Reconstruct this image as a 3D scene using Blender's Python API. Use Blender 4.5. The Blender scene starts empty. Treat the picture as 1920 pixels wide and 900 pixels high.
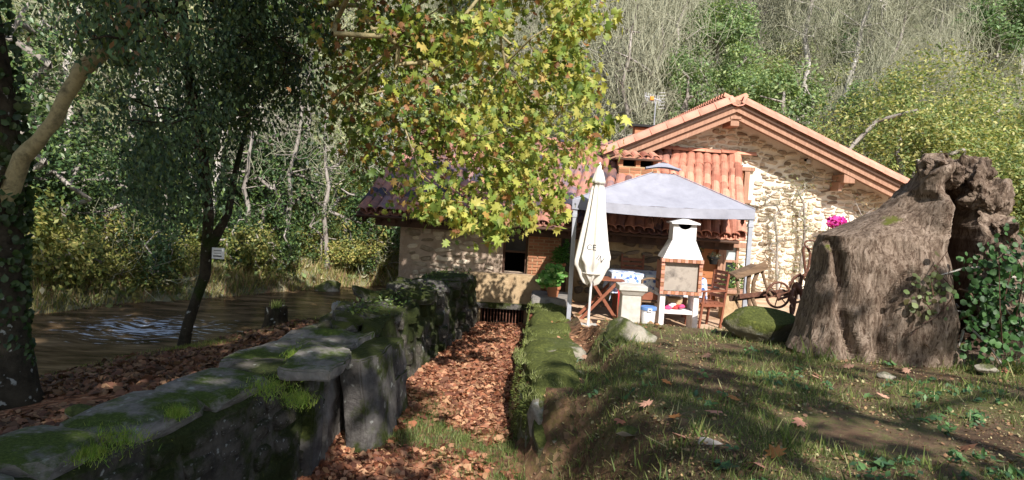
import bpy, math, random
import numpy as np
from mathutils import Vector, Matrix
from mathutils.bvhtree import BVHTree
R = math.radians
rng = np.random.default_rng(7); random.seed(7)
S = bpy.context.scene; COL = S.collection

# ------------------------------------------------------------------ camera, sky, sun, exposure
EYE = np.array([0., 0., 2.1]); FPX = 1400.; PITCH = R(3.5); ROLL = R(3.3)
fw = np.array([0, math.cos(PITCH), -math.sin(PITCH)])
u0 = np.array([0, math.sin(PITCH), math.cos(PITCH)]); r0 = np.array([1., 0, 0])
rt = math.cos(ROLL)*r0 + math.sin(ROLL)*u0
up = -math.sin(ROLL)*r0 + math.cos(ROLL)*u0
cd = bpy.data.cameras.new('camera'); cam = bpy.data.objects.new('camera', cd); COL.objects.link(cam)
cd.sensor_width = 36; cd.lens = 36*FPX/1920; cd.clip_end = 600; cd.clip_start = .05
cam.matrix_world = Matrix(((rt[0], up[0], -fw[0], EYE[0]), (rt[1], up[1], -fw[1], EYE[1]), (rt[2], up[2], -fw[2], EYE[2]), (0, 0, 0, 1)))
S.camera = cam
SUNV = np.array([.38, -1.15, 1.02]); SUNV /= np.linalg.norm(SUNV)
W = bpy.data.worlds.new("World"); S.world = W; W.use_nodes = True
nt = W.node_tree; bg = nt.nodes['Background']; sk = nt.nodes.new('ShaderNodeTexSky'); sk.sky_type = 'NISHITA'; sk.sun_disc = False
sk.sun_elevation = math.asin(SUNV[2]); sk.sun_rotation = math.atan2(SUNV[0], SUNV[1]); sk.air_density = 1.0; sk.dust_density = 1.0
nt.links.new(sk.outputs[0], bg.inputs[0]); bg.inputs[1].default_value = .11
sl = bpy.data.lights.new('sun', 'SUN'); sl.energy = 5.0; sl.angle = R(.5); sl.color = (1, .955, .90)
so = bpy.data.objects.new('sun', sl); COL.objects.link(so); so.location = (10, -30, 30)
so.rotation_euler = Vector(SUNV).to_track_quat('Z', 'Y').to_euler()
S.view_settings.view_transform = 'Standard'; S.view_settings.look = 'None'; S.view_settings.gamma = 1; S.view_settings.exposure = .72
S.cycles.max_bounces = 6; S.cycles.diffuse_bounces = 3; S.cycles.glossy_bounces = 2; S.cycles.transmission_bounces = 4; S.cycles.transparent_max_bounces = 4

def ray(px, py): return fw + (px-960)/FPX*rt - (py-450)/FPX*up
def P(px, py, D):            # world point on the vertical plane y = D
    d = ray(px, py); return EYE + d*(D/d[1])
def PZ(px, py, z):           # world point at height z
    d = ray(px, py); return EYE + d*((z-EYE[2])/d[2])

# ------------------------------------------------------------------ noise
def _h(ix, iy, iz):
    n = (ix*374761393 + iy*668265263 + iz*2147483647*3 + 1013904223) & 0xffffffff
    n = ((n ^ (n >> 13))*1274126177) & 0xffffffff
    n = ((n ^ (n >> 15))*2246822519) & 0xffffffff
    return ((n ^ (n >> 16)) & 0xffff)/32767.5 - 1
def vn(p):
    p = np.asarray(p, float); i = np.floor(p).astype(np.int64); f = p-i; f = f*f*(3-2*f)
    x, y, z = i[..., 0], i[..., 1], i[..., 2]; r = 0
    for a in (0, 1):
        wa = f[..., 0] if a else 1-f[..., 0]
        for b in (0, 1):
            wb = f[..., 1] if b else 1-f[..., 1]
            for c in (0, 1):
                wc = f[..., 2] if c else 1-f[..., 2]
                r = r + wa*wb*wc*_h(x+a, y+b, z+c)
    return r
def fbm(p, o=4, s=1.):
    p = np.asarray(p, float)*s; r = 0; a = 1; t = 0
    for k in range(o): r = r + a*vn(p+k*17.3); t += a; a *= .5; p = p*2.03
    return r/t
def ss(a, b, x):
    t = np.clip((x-a)/(b-a), 0, 1); return t*t*(3-2*t)
def xyz(x, y, z=0): return np.stack(np.broadcast_arrays(x, y, z), -1).astype(float)

# ------------------------------------------------------------------ materials
def srgb(h):
    h = h.lstrip('#'); return tuple(((int(h[i:i+2], 16)/255+.055)/1.055)**2.4 if int(h[i:i+2], 16) > 10 else int(h[i:i+2], 16)/255/12.92 for i in (0, 2, 4))
class NT:
    def __init__(s, name):
        s.m = bpy.data.materials.new(name); s.m.use_nodes = True; s.t = s.m.node_tree; s.b = s.t.nodes['Principled BSDF']; s.o = s.t.nodes['Material Output']
        s.tc = s.n('ShaderNodeTexCoord')
    def n(s, t, **k):
        x = s.t.nodes.new(t)
        for a, v in k.items(): setattr(x, a, v)
        return x
    def l(s, a, b): s.t.links.new(a, b)
    def noise(s, sc, det=5, rough=.6, vec=None, dist=0):
        x = s.n('ShaderNodeTexNoise'); x.inputs['Scale'].default_value = sc; x.inputs['Detail'].default_value = det; x.inputs['Roughness'].default_value = rough; x.inputs['Distortion'].default_value = dist
        s.l(vec or s.vec(), x.inputs['Vector']); return x.outputs['Fac']
    def vec(s, sc=None, src='Object'):
        if sc is None: return s.tc.outputs[src]
        m = s.n('ShaderNodeMapping'); m.inputs['Scale'].default_value = sc; s.l(s.tc.outputs[src], m.inputs[0]); return m.outputs[0]
    def ramp(s, f, st):
        x = s.n('ShaderNodeValToRGB'); e = x.color_ramp.elements
        while len(e) < len(st): e.new(.5)
        for q, (p, c) in zip(e, st): q.position = p; q.color = (*c, 1) if len(c) == 3 else c
        s.l(f, x.inputs[0]); return x.outputs[0]
    def mix(s, f, a, b, mode='MIX'):
        x = s.n('ShaderNodeMix', data_type='RGBA', blend_type=mode)
        for v, i in ((f, 0), (a, 6), (b, 7)):
            if isinstance(v, (int, float)): x.inputs[i].default_value = v
            elif isinstance(v, tuple): x.inputs[i].default_value = (*v, 1)
            else: s.l(v, x.inputs[i])
        return x.outputs[2]
    def math(s, op, a, b=0., clamp=False):
        x = s.n('ShaderNodeMath', operation=op); x.use_clamp = clamp
        for v, i in ((a, 0), (b, 1)):
            if isinstance(v, (int, float)): x.inputs[i].default_value = v
            else: s.l(v, x.inputs[i])
        return x.outputs[0]
    def bump(s, h, st=.5, d=.02):
        x = s.n('ShaderNodeBump'); x.inputs['Strength'].default_value = st; x.inputs['Distance'].default_value = d; s.l(h, x.inputs['Height']); s.l(x.outputs[0], s.b.inputs['Normal'])
    def base(s, c, rough=.85, spec=.3):
        if isinstance(c, tuple): s.b.inputs['Base Color'].default_value = (*c, 1)
        else: s.l(c, s.b.inputs['Base Color'])
        s.b.inputs['Roughness'].default_value = rough; s.b.inputs['Specular IOR Level'].default_value = spec
    def attr(s, name='Col'):
        x = s.n('ShaderNodeVertexColor'); x.layer_name = name; return x.outputs[0]
    def rnd(s): return s.n('ShaderNodeObjectInfo').outputs['Random']
    def geo(s, k='Position'): return s.n('ShaderNodeNewGeometry').outputs[k]
    def sep(s, v, i):
        x = s.n('ShaderNodeSeparateXYZ'); s.l(v, x.inputs[0]); return x.outputs[i]
def blot(name, c1, c2, sc=3, rough=.85, b=.3, bd=.01, c3=None, bs=40, spec=.3, rv=0, vec=None, pos=False):
    t = NT(name); f = t.noise(sc, 6, .65, (vec and t.vec(vec)) or (t.geo() if pos else None))
    if pos: f = t.math('ADD', t.math('MULTIPLY', f, .6), t.math('MULTIPLY', t.math('SUBTRACT', t.rnd(), .3 if pos == 2 else .1), .45))
    st = [(.3, c1), (.7, c2)] if c3 is None else [(.28, c1), (.5, c2), (.72, c3)]
    c = t.ramp(f, st)
    if rv: c = t.mix(1.0, c, t.ramp(t.rnd(), [(0, (1-rv,)*3), (1, (1+rv*.6,)*3)]), 'MULTIPLY')
    t.base(c, rough, spec); t.bump(t.noise(bs, 5, .7, vec and t.vec(vec)), b, bd); return t.m
def mossy(name, c1, c2, moss=(.045, .075, .012), amt=.5, up_bias=.35, sc=2.5, bd=.03, bs=14):
    t = NT(name); st = t.ramp(t.noise(sc, 8, .7), [(.3, c1), (.52, c2), (.7, tuple(x*1.5 for x in c2))])
    lich = t.ramp(t.noise(9, 3, .5), [(.64, (0, 0, 0)), (.68, (1, 1, 1))])
    st = t.mix(lich, st, (.3, .3, .27)); nz = t.sep(t.geo('Normal'), 2)
    k = t.math('ADD', t.noise(1.7, 7, .68, t.geo()), t.math('MULTIPLY', nz, up_bias*.3)); k = t.ramp(k, [(1-amt-.03, (0, 0, 0)), (1-amt+.07, (1, 1, 1))])
    mc = t.ramp(t.noise(30, 4, .7), [(.3, tuple(x*.45 for x in moss)), (.6, moss), (.8, (moss[0]*2.6, moss[1]*2, moss[2]*1.5))])
    t.base(t.mix(k, st, mc), .95, .15); t.bump(t.noise(bs, 8, .75), .9, bd); return t.m
def leafmat(name, trans=.4, tint=(1, 1, 1), rough=.5, spec=.35):
    t = NT(name); c = t.mix(1.0, t.attr(), tint, 'MULTIPLY'); c = t.mix(1.0, c, t.ramp(t.rnd(), [(0, (.72, .78, .74)), (1, (1.2, 1.12, 1.08))]), 'MULTIPLY')
    t.base(c, rough, spec); tr = t.n('ShaderNodeBsdfTranslucent'); t.l(t.mix(1.0, c, (1.25, 1.2, .7), 'MULTIPLY'), tr.inputs[0])
    m = t.n('ShaderNodeMixShader'); m.inputs[0].default_value = trans; t.l(t.b.outputs[0], m.inputs[1]); t.l(tr.outputs[0], m.inputs[2]); t.l(m.outputs[0], t.o.inputs[0]); return t.m
def plain(name, c, rough=.5, metal=0, spec=.4):
    t = NT(name); f = t.noise(6, 4); t.base(t.ramp(f, [(.3, tuple(x*.82 for x in c)), (.7, tuple(min(1, x*1.08) for x in c))]), rough, spec); t.b.inputs['Metallic'].default_value = metal; return t.m
M = {}
M['leaf'] = leafmat('leaf', .42); M['leaf_dark'] = leafmat('leaf_dark', .25, rough=.42); M['grass'] = leafmat('grass', .35); M['dry'] = leafmat('dry_leaf', .15, rough=.7)
M['bark_dark'] = mossy('bark_dark', (.012, .01, .007), (.045, .036, .024), (.03, .045, .01), .42, 0, 6, .03, 25)
M['bark_plane'] = blot('bark_plane', (.045, .04, .02), (.3, .25, .13), 6, .8, .5, .012, (.14, .115, .05))
M['bark_grey'] = blot('bark_grey', (.16, .13, .11), (.4, .36, .32), 3, .9, .4, .02, vec=(1, 1, .3))
M['bark_pale'] = blot('bark_pale', (.3, .26, .22), (.6, .56, .5), 3, .9, .3, .02)
M['twig'] = blot('twig', (.22, .22, .14), (.42, .41, .29), 2, .9, 0)
M['stone_wall'] = mossy('channel_stone', (.035, .03, .03), (.12, .11, .1), (.05, .062, .016), .47, .5, 3, .04)
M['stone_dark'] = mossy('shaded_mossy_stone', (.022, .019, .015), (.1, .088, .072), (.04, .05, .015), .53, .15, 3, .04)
M['slab'] = blot('slab_stone', (.07, .065, .06), (.27, .245, .22), 3.5, .9, .8, .02, (.16, .15, .135), bs=22)
M['cap'] = mossy('cap_slab', (.06, .055, .05), (.2, .18, .16), (.07, .1, .02), .4, .4, 3.5, .03)
M['rock'] = mossy('rock_mossy', (.1, .085, .065), (.28, .25, .2), (.085, .1, .03), .47, .5, 2.5, .03)
M['rock_green'] = mossy('rock_green', (.1, .09, .06), (.2, .18, .12), (.1, .115, .03), .54, .6, 2.5, .05)
M['mortar'] = blot('cream_mortar', (.74, .66, .53), (.86, .78, .66), 5, .95, .6, .015, bs=25)
M['gstone'] = blot('gable_stone', (.3, .23, .16), (.64, .54, .42), 5, .9, .4, .012, (.44, .35, .25), rv=.3, pos=1)
M['mortar2'] = blot('tan_mortar', (.3, .2, .11), (.5, .37, .22), 5, .95, .7, .02, bs=25)
M['mstone'] = blot('mill_stone', (.07, .05, .04), (.26, .2, .15), 6, .9, .6, .015, (.14, .11, .085), rv=.5)
M['render'] = blot('rough_render', (.26, .19, .14), (.5, .39, .3), 3, .95, .9, .03, bs=14)
M['brick'] = blot('brick_red', (.3, .12, .06), (.46, .22, .12), 8, .9, .4, .008, rv=.3)
M['tile'] = blot('roof_tile', (.38, .14, .09), (.62, .3, .2), 3, .85, .4, .01, (.5, .2, .13), rv=.25, pos=1)
M['tile_old'] = blot('roof_tile_old', (.06, .055, .075), (.42, .19, .13), 4, .85, .4, .01, (.15, .11, .13), rv=.3, pos=1)
M['tile_pale'] = blot('roof_tile_pale', (.46, .19, .13), (.64, .33, .24), 3, .85, .3, .01, rv=.15)
M['wood'] = blot('oiled_wood', (.27, .14, .09), (.42, .24, .155), 3, .6, .3, .005, vec=(8, 1, 1))
M['wood_dark'] = blot('dark_wood', (.04, .02, .012), (.1, .05, .03), 3, .7, .3, .005)
M['wood_red'] = blot('red_wood', (.17, .055, .03), (.3, .11, .06), 5, .55, .3, .004)
M['wood_old'] = blot('weathered_wood', (.1, .06, .035), (.28, .18, .11), 4, .9, .6, .01, vec=(1, 1, 6))
M['rust'] = blot('rusty_iron', (.06, .025, .018), (.2, .09, .055), 20, .85, .5, .004)
M['door'] = blot('door_paint', (.33, .12, .045), (.45, .18, .07), 3, .6, .2, .004)
M['dark'] = plain('painted_dark', (.012, .011, .01), .9, 0, .1)  # near-black colour standing for the shade inside openings
M['glass'] = plain('window_glass', (.03, .035, .035), .08, 0, .6)
M['glass_pale'] = plain('pale_pane', (.45, .5, .5), .15, 0, .6)
M['curtain'] = plain('grey_blind', (.12, .13, .13), .6)
M['gazebo'] = blot('gazebo_cloth', (.25, .25, .29), (.35, .35, .4), 2.5, .8, .35, .03, bs=6)
M['parasol'] = blot('parasol_cloth', (.66, .61, .55), (.78, .74, .68), 3, .85, .2, .003, bs=80)
M['metal'] = plain('grey_metal', (.42, .43, .47), .45, .3)
M['metal_white'] = plain('white_metal', (.7, .7, .7), .4, .1)
M['concrete_white'] = blot('white_concrete', (.44, .41, .38), (.74, .71, .69), 3, .9, .4, .006, (.66, .63, .6))
M['concrete'] = blot('grey_concrete', (.36, .34, .3), (.56, .53, .48), 7, .9, .5, .006)
M['firepanel'] = blot('smoked_panel', (.06, .05, .045), (.36, .31, .26), 3, .9, .3, .004, (.3, .26, .22))
M['terracotta'] = plain('terracotta', (.45, .18, .09), .85)
M['white_plastic'] = plain('white_plastic', (.75, .75, .76), .35); M['blue_plastic'] = plain('blue_plastic', (.12, .24, .5), .35)
M['pink'] = plain('pink_plastic', (.75, .08, .22), .4); M['red'] = plain('red_plastic', (.55, .05, .05), .4)
M['ink'] = plain('dark_print', (.05, .05, .055), .8); M['black'] = plain('black_iron', (.02, .02, .02), .5, .5)
M['orange'] = plain('orange_plastic', (.7, .25, .03), .4)
def tablecloth():
    t = NT('blue_white_cloth'); v = t.n('ShaderNodeTexVoronoi'); v.inputs['Scale'].default_value = 9; t.l(t.vec(), v.inputs[0])
    a = t.ramp(v.outputs[0], [(.25, (.1, .2, .48)), (.34, (.74, .78, .84))]); b = t.ramp(t.noise(14, 2), [(.55, (1, 1, 1)), (.6, (.35, .45, .7))])
    t.base(t.mix(1.0, a, b, 'MULTIPLY'), .55, .4); return t.m
M['cloth'] = tablecloth()
def patio_mat():
    t = NT('patio_paving'); f = t.noise(2.5, 7, .7)
    c = t.ramp(f, [(.3, (.3, .17, .1)), (.5, (.5, .34, .22)), (.7, (.62, .47, .34))]); t.base(c, .95, .2); t.bump(t.noise(18, 6), .6, .02); return t.m
M['patio'] = patio_mat()
def ground_mat():
    t = NT('ground_cover'); mk = t.n('ShaderNodeSeparateColor'); t.l(t.attr('Mask'), mk.inputs[0]); pos = t.geo()
    n1 = t.noise(1.2, 8, .7, pos); n2 = t.noise(22, 8, .8, pos); n3 = t.noise(.5, 4, .6, pos)
    soil = t.ramp(n1, [(.3, (.04, .028, .018)), (.5, (.13, .09, .058)), (.7, (.26, .19, .125))])
    gr = t.ramp(n2, [(.28, (.02, .028, .008)), (.5, (.07, .095, .026)), (.72, (.17, .18, .07))])
    v = t.n('ShaderNodeTexVoronoi'); v.inputs['Scale'].default_value = 15; v.inputs['Randomness'].default_value = 1; t.l(pos, v.inputs[0])
    vs = t.n('ShaderNodeSeparateColor'); t.l(v.outputs['Color'], vs.inputs[0])
    lf = t.ramp(vs.outputs[0], [(0, (.08, .035, .02)), (.35, (.2, .08, .04)), (.7, (.36, .16, .085)), (1, (.48, .27, .16))])
    g = t.math('MULTIPLY', t.ramp(t.math('ADD', n2, t.math('SUBTRACT', n1, .5)), [(.47, (0, 0, 0)), (.6, (1, 1, 1))]), mk.outputs[1])
    c = t.mix(g, soil, gr); lk = t.math('MULTIPLY', t.ramp(t.math('ADD', n3, t.math('MULTIPLY', t.math('SUBTRACT', n2, .5), .8)), [(.3, (0, 0, 0)), (.45, (1, 1, 1))]), mk.outputs[0])
    c = t.mix(lk, c, lf); c = t.mix(mk.outputs[2], c, t.ramp(n1, [(.35, (.1, .12, .06)), (.5, (.2, .2, .12)), (.7, (.32, .29, .2))]))
    t.base(c, .95, .12); h = t.math('ADD', t.math('MULTIPLY', v.outputs['Distance'], mk.outputs[0]), n2); t.bump(h, .8, .04); return t.m
M['ground'] = ground_mat()
def water_mat():
    t = NT('river_water'); pos = t.geo(); mp = t.n('ShaderNodeMapping'); mp.inputs['Rotation'].default_value = (0, 0, R(-41)); mp.inputs['Scale'].default_value = (.8, 3, 1); t.l(pos, mp.inputs[0])
    n = t.noise(1.1, 7, .65, mp.outputs[0]); nb = t.noise(4, 6, .65, mp.outputs[0])
    c = t.ramp(n, [(.34, (.03, .02, .012)), (.5, (.11, .07, .038)), (.68, (.27, .18, .1))])
    c0 = P(262, 612, 13.6); d = t.n('ShaderNodeVectorMath', operation='DISTANCE'); d.inputs[1].default_value = (c0[0], 13.9, -.8); t.l(pos, d.inputs[0])
    fo = t.math('SUBTRACT', nb, t.math('MULTIPLY', d.outputs['Value'], .12)); fo = t.ramp(fo, [(.43, (0, 0, 0)), (.5, (1, 1, 1))])
    t.base(t.mix(fo, c, (.62, .66, .72)), .2, .2); t.bump(nb, .2, .03); bu = t.b.inputs['Normal'].links[0].from_socket; t.b.inputs['Specular IOR Level'].default_value = 0; t.b.inputs['Roughness'].default_value = 1; gl = t.n('ShaderNodeBsdfGlossy'); gl.inputs['Roughness'].default_value = .12; gl.inputs['Color'].default_value = (.8, .78, .72, 1); t.l(bu, gl.inputs['Normal']); fr = t.n('ShaderNodeFresnel'); fr.inputs[0].default_value = 1.33; mx = t.n('ShaderNodeMixShader'); t.l(t.math('ADD', .02, t.math('MULTIPLY', fr.outputs[0], .5)), mx.inputs[0]); t.l(t.b.outputs[0], mx.inputs[1]); t.l(gl.outputs[0], mx.inputs[2]); t.l(mx.outputs[0], t.o.inputs[0]); return t.m
M['water'] = water_mat()
def stump_mat():
    t = NT('stump_wood'); pos = t.geo()
    mp = t.n('ShaderNodeMapping'); mp.inputs['Scale'].default_value = (2.0, 2.0, .7); mp.inputs['Rotation'].default_value = (0, R(-14), 0); t.l(pos, mp.inputs[0])
    n = t.noise(3.5, 9, .72, mp.outputs[0], 1.5); g = t.noise(16, 6, .7, mp.outputs[0], .6)
    c = t.ramp(n, [(.3, (.05, .033, .024)), (.42, (.17, .125, .09)), (.55, (.36, .285, .22)), (.72, (.55, .46, .37))])
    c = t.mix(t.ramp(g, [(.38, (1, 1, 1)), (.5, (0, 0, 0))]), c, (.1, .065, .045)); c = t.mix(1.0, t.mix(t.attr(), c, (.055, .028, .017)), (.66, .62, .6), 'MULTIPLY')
    k = t.math('ADD', t.noise(1.9, 5, .6, pos), t.math('MULTIPLY', t.sep(t.geo('Normal'), 2), .12))
    c = t.mix(t.ramp(k, [(.7, (0, 0, 0)), (.76, (1, 1, 1))]), c, (.1, .105, .02)); t.base(c, .9, .2); t.bump(t.math('ADD', t.math('MULTIPLY', g, .6), n), .8, .035); return t.m
M['stump'] = stump_mat()

# ------------------------------------------------------------------ mesh building
def worldoff(o):
    v = np.zeros(3)
    while o is not None: v += np.array(o.location); o = o.parent
    return v
def mk(name, V, F, mat, parent=None, smooth=False, col=None, local=False, bev=0, colname='Col'):
    V = np.asarray(V, float)
    if parent is not None and not local: V = V-worldoff(parent)
    me = bpy.data.meshes.new(name)
    if isinstance(F, np.ndarray):
        k = F.shape[1]; me.vertices.add(len(V)); me.vertices.foreach_set('co', V.astype(np.float32).ravel())
        me.loops.add(F.size); me.loops.foreach_set('vertex_index', F.astype(np.int32).ravel()); me.polygons.add(len(F))
        me.polygons.foreach_set('loop_start', np.arange(0, F.size, k, dtype=np.int32)); me.polygons.foreach_set('loop_total', np.full(len(F), k, np.int32)); me.update(calc_edges=True)
    else: me.from_pydata(V.tolist(), [], [tuple(map(int, f)) for f in F]); me.update()
    if col is not None:
        a = me.color_attributes.new(colname, 'FLOAT_COLOR', 'POINT'); c = np.ones((len(V), 4), np.float32); c[:, :3] = col; a.data.foreach_set('color', c.ravel())
    if smooth: me.polygons.foreach_set('use_smooth', np.ones(len(me.polygons), bool))
    me.materials.append(mat); o = bpy.data.objects.new(name, me); COL.objects.link(o); o.parent = parent
    if bev: b = o.modifiers.new('b', 'BEVEL'); b.width = bev; b.segments = 2; b.limit_method = 'ANGLE'
    return o
def tag(o, label=None, cat=None, group=None, kind=None):
    for k, v in (('label', label), ('category', cat), ('group', group), ('kind', kind)):
        if v: o[k] = v
    return o
def thing(name, label, cat, loc=(0, 0, 0), group=None):
    o = bpy.data.objects.new(name, None); o.empty_display_size = .2; COL.objects.link(o); o.location = tuple(map(float, loc)); return tag(o, label, cat, group)
def copyt(o, parent=None):
    c = o.copy(); COL.objects.link(c); c.parent = parent
    for ch in list(o.children): copyt(ch, c)
    return c
def join(parts):
    V = []; F = []; n = 0
    for v, f in parts: V.append(np.asarray(v, float)); F += [tuple(i+n for i in q) for q in f]; n += len(v)
    return np.concatenate(V), F
def box(x0, x1, y0, y1, z0, z1):
    v = [(x, y, z) for z in (z0, z1) for y in (y0, y1) for x in (x0, x1)]
    return np.array(v, float), [(0, 2, 3, 1), (4, 5, 7, 6), (0, 1, 5, 4), (2, 6, 7, 3), (0, 4, 6, 2), (1, 3, 7, 5)]
def bar(a, b, w, h, upv=(0, 0, 1)):   # box beam from a to b
    a = np.array(a, float); b = np.array(b, float); d = b-a; L = np.linalg.norm(d); d /= L; s = np.cross(d, upv)
    if np.linalg.norm(s) < 1e-4: s = np.array([1., 0, 0])
    s /= np.linalg.norm(s); t = np.cross(s, d); v, f = box(-w/2, w/2, 0, L, -h/2, h/2)
    return a+v[:, :1]*s+v[:, 1:2]*d+v[:, 2:]*t, f
def tube(pts, rad, n=6, cap=True):
    pts = np.asarray(pts, float); m = len(pts); rad = np.broadcast_to(np.asarray(rad, float), (m,)); tg = np.gradient(pts, axis=0) if m > 2 else np.array([pts[1]-pts[0]]*2)
    tg = tg/np.maximum(np.linalg.norm(tg, axis=1, keepdims=True), 1e-9); ref = np.array([0, 0, 1.]) if abs(tg[:, 2]).mean() < .8 else np.array([1., 0, 0])
    s = np.cross(tg, ref); s /= np.maximum(np.linalg.norm(s, axis=1, keepdims=True), 1e-9); t = np.cross(s, tg); an = np.arange(n)*2*math.pi/n
    V = (pts[:, None]+rad[:, None, None]*(np.cos(an)[None, :, None]*s[:, None]+np.sin(an)[None, :, None]*t[:, None])).reshape(-1, 3)
    F = [(i*n+j, i*n+(j+1) % n, (i+1)*n+(j+1) % n, (i+1)*n+j) for i in range(m-1) for j in range(n)]
    if cap: F += [tuple(range(n))[::-1], tuple((m-1)*n+j for j in range(n))]
    return V, F
def lathe(prof, n=20, c=(0, 0, 0), fn=None):
    V = []; an = np.arange(n)*2*math.pi/n
    for i, (r, z) in enumerate(prof):
        rr = np.full(n, float(r)) if fn is None else fn(r, z, an, i)
        V.append(np.stack([c[0]+rr*np.cos(an), c[1]+rr*np.sin(an), np.full(n, c[2]+z)], -1))
    m = len(prof); F = [(i*n+j, i*n+(j+1) % n, (i+1)*n+(j+1) % n, (i+1)*n+j) for i in range(m-1) for j in range(n)]
    return np.concatenate(V), F+[tuple(range(n))[::-1], tuple((m-1)*n+j for j in range(n))]
def prism(poly, y0, y1):     # polygon in xz extruded along y
    n = len(poly); V = [(x, y0, z) for x, z in poly]+[(x, y1, z) for x, z in poly]
    return np.array(V, float), [tuple(range(n)), tuple(range(2*n-1, n-1, -1))]+[(i, i+n, (i+1) % n+n, (i+1) % n) for i in range(n)]
def ico(sub=2):
    import bmesh
    bm = bmesh.new(); bmesh.ops.create_icosphere(bm, subdivisions=sub, radius=1); V = np.array([v.co[:] for v in bm.verts]); F = [tuple(v.index for v in f.verts) for f in bm.faces]; bm.free(); return V, F
ICO2 = ico(2); ICO3 = ico(3); ICO4 = ico(4); ICO5 = ico(5)
def rockshape(c, r, seed, flat=.25, amp=.25, base=ICO4, sharp=0):
    V, F = base; r = np.array(r, float); V = V.copy()
    d = fbm(V*1.3+seed*7.1, 5); V = V*(1+amp*d)[:, None]
    if sharp:
        for k in range(sharp):
            n = np.random.default_rng(seed*31+k).normal(size=3); n /= np.linalg.norm(n); h = .62+.2*((k*37 % 10)/10); q = V@n; V = V-np.maximum(q-h, 0)[:, None]*n*.93
    V = V*r; V = V+(fbm(V*9+seed, 3)*.02*min(r)/.3)[:, None]*ICO_N(base)
    return V+np.array(c), F
def ICO_N(b): return b[0]

# ------------------------------------------------------------------ leaves, twigs, trees
def lobed():
    a = np.array([(0, -.5), (.34, -.42), (.2, -.22), (.52, -.1), (.26, .03), (.34, .34), (.13, .2), (0, .55), (-.13, .2), (-.34, .34), (-.26, .03), (-.52, -.1), (-.2, -.22), (-.34, -.42)])
    V = np.array([(0, -.05, .05)]+[(x, y, -.12*abs(x)) for x, y in a]); F = np.array([(0, i, i % 14+1, i % 14+1) for i in range(1, 15)]); return V, F[:, :3]
LOBED = lobed()
L5 = (np.array([(0, 0, .05), (0, -.5, 0), (.42, -.25, -.06), (.45, .15, -.08), (0, .55, 0), (-.45, .15, -.08), (-.42, -.25, -.06)]), np.array([(0, 1, 2), (0, 2, 3), (0, 3, 4), (0, 4, 5), (0, 5, 6), (0, 6, 1)]))
OVAL = (np.array([(0, -.5, 0), (.24, -.05, .05), (0, .5, 0), (-.24, -.05, .05)]), np.array([(0, 1, 2), (0, 2, 3)]))
NARROW = (np.array([(0, -.5, 0), (.1, -.1, .03), (0, .5, 0), (-.1, -.1, .03)]), np.array([(0, 1, 2), (0, 2, 3)]))
BLADE = (np.array([(-.05, 0, 0), (.05, 0, 0), (0, .18, 1)]), np.array([(0, 1, 2)]))
def rotmats(n, nrm=None, spread=.8, rg=rng):
    N = rg.normal(size=(n, 3))*spread
    if nrm is not None: N = N+nrm
    N /= np.linalg.norm(N, axis=1, keepdims=True)+1e-9
    T = rg.normal(size=(n, 3)); T -= (T*N).sum(1, keepdims=True)*N; T /= np.linalg.norm(T, axis=1, keepdims=True)+1e-9
    return np.stack([np.cross(T, N), T, N], -1)
def scatter(shape, C, size, Rm, curl=0):
    V, F = shape; n = len(C)
    if curl: Vn = np.repeat(V[None], n, 0); Vn[:, :, 2] += rng.normal(0, curl, (n, 1))*V[:, 0]**2+rng.normal(0, curl, (n, 1))*V[:, 1]**2; VV = np.einsum('nij,nkj->nki', Rm, Vn)
    else: VV = np.einsum('nij,kj->nki', Rm, V)
    VV = VV*np.asarray(size).reshape(-1, 1, 1)+C[:, None]
    FF = (F[None]+(np.arange(n)*len(V))[:, None, None]).reshape(-1, F.shape[1]); return VV.reshape(-1, 3), FF
def pick(pal, n, var=.25, rg=rng, w=None):
    pal = np.array(pal); c = pal[rg.choice(len(pal), n, p=w)]; return np.clip(c*(1+var*rg.uniform(-1, 1, (n, 1))), 0, 1)
def leaves(name, shape, C, size, pal, mat, parent, nrm=(0, -.2, .7), spread=.8, rg=rng, w=None, cols=None):
    n = len(C); s = size*rg.uniform(.6, 1.25, n); V, F = scatter(shape, C, s, rotmats(n, np.array(nrm), spread, rg)); c = pick(pal, n, .3, rg, w) if cols is None else cols
    return mk(name, V, F, mat, parent, col=np.repeat(c, len(shape[0]), 0))
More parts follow.
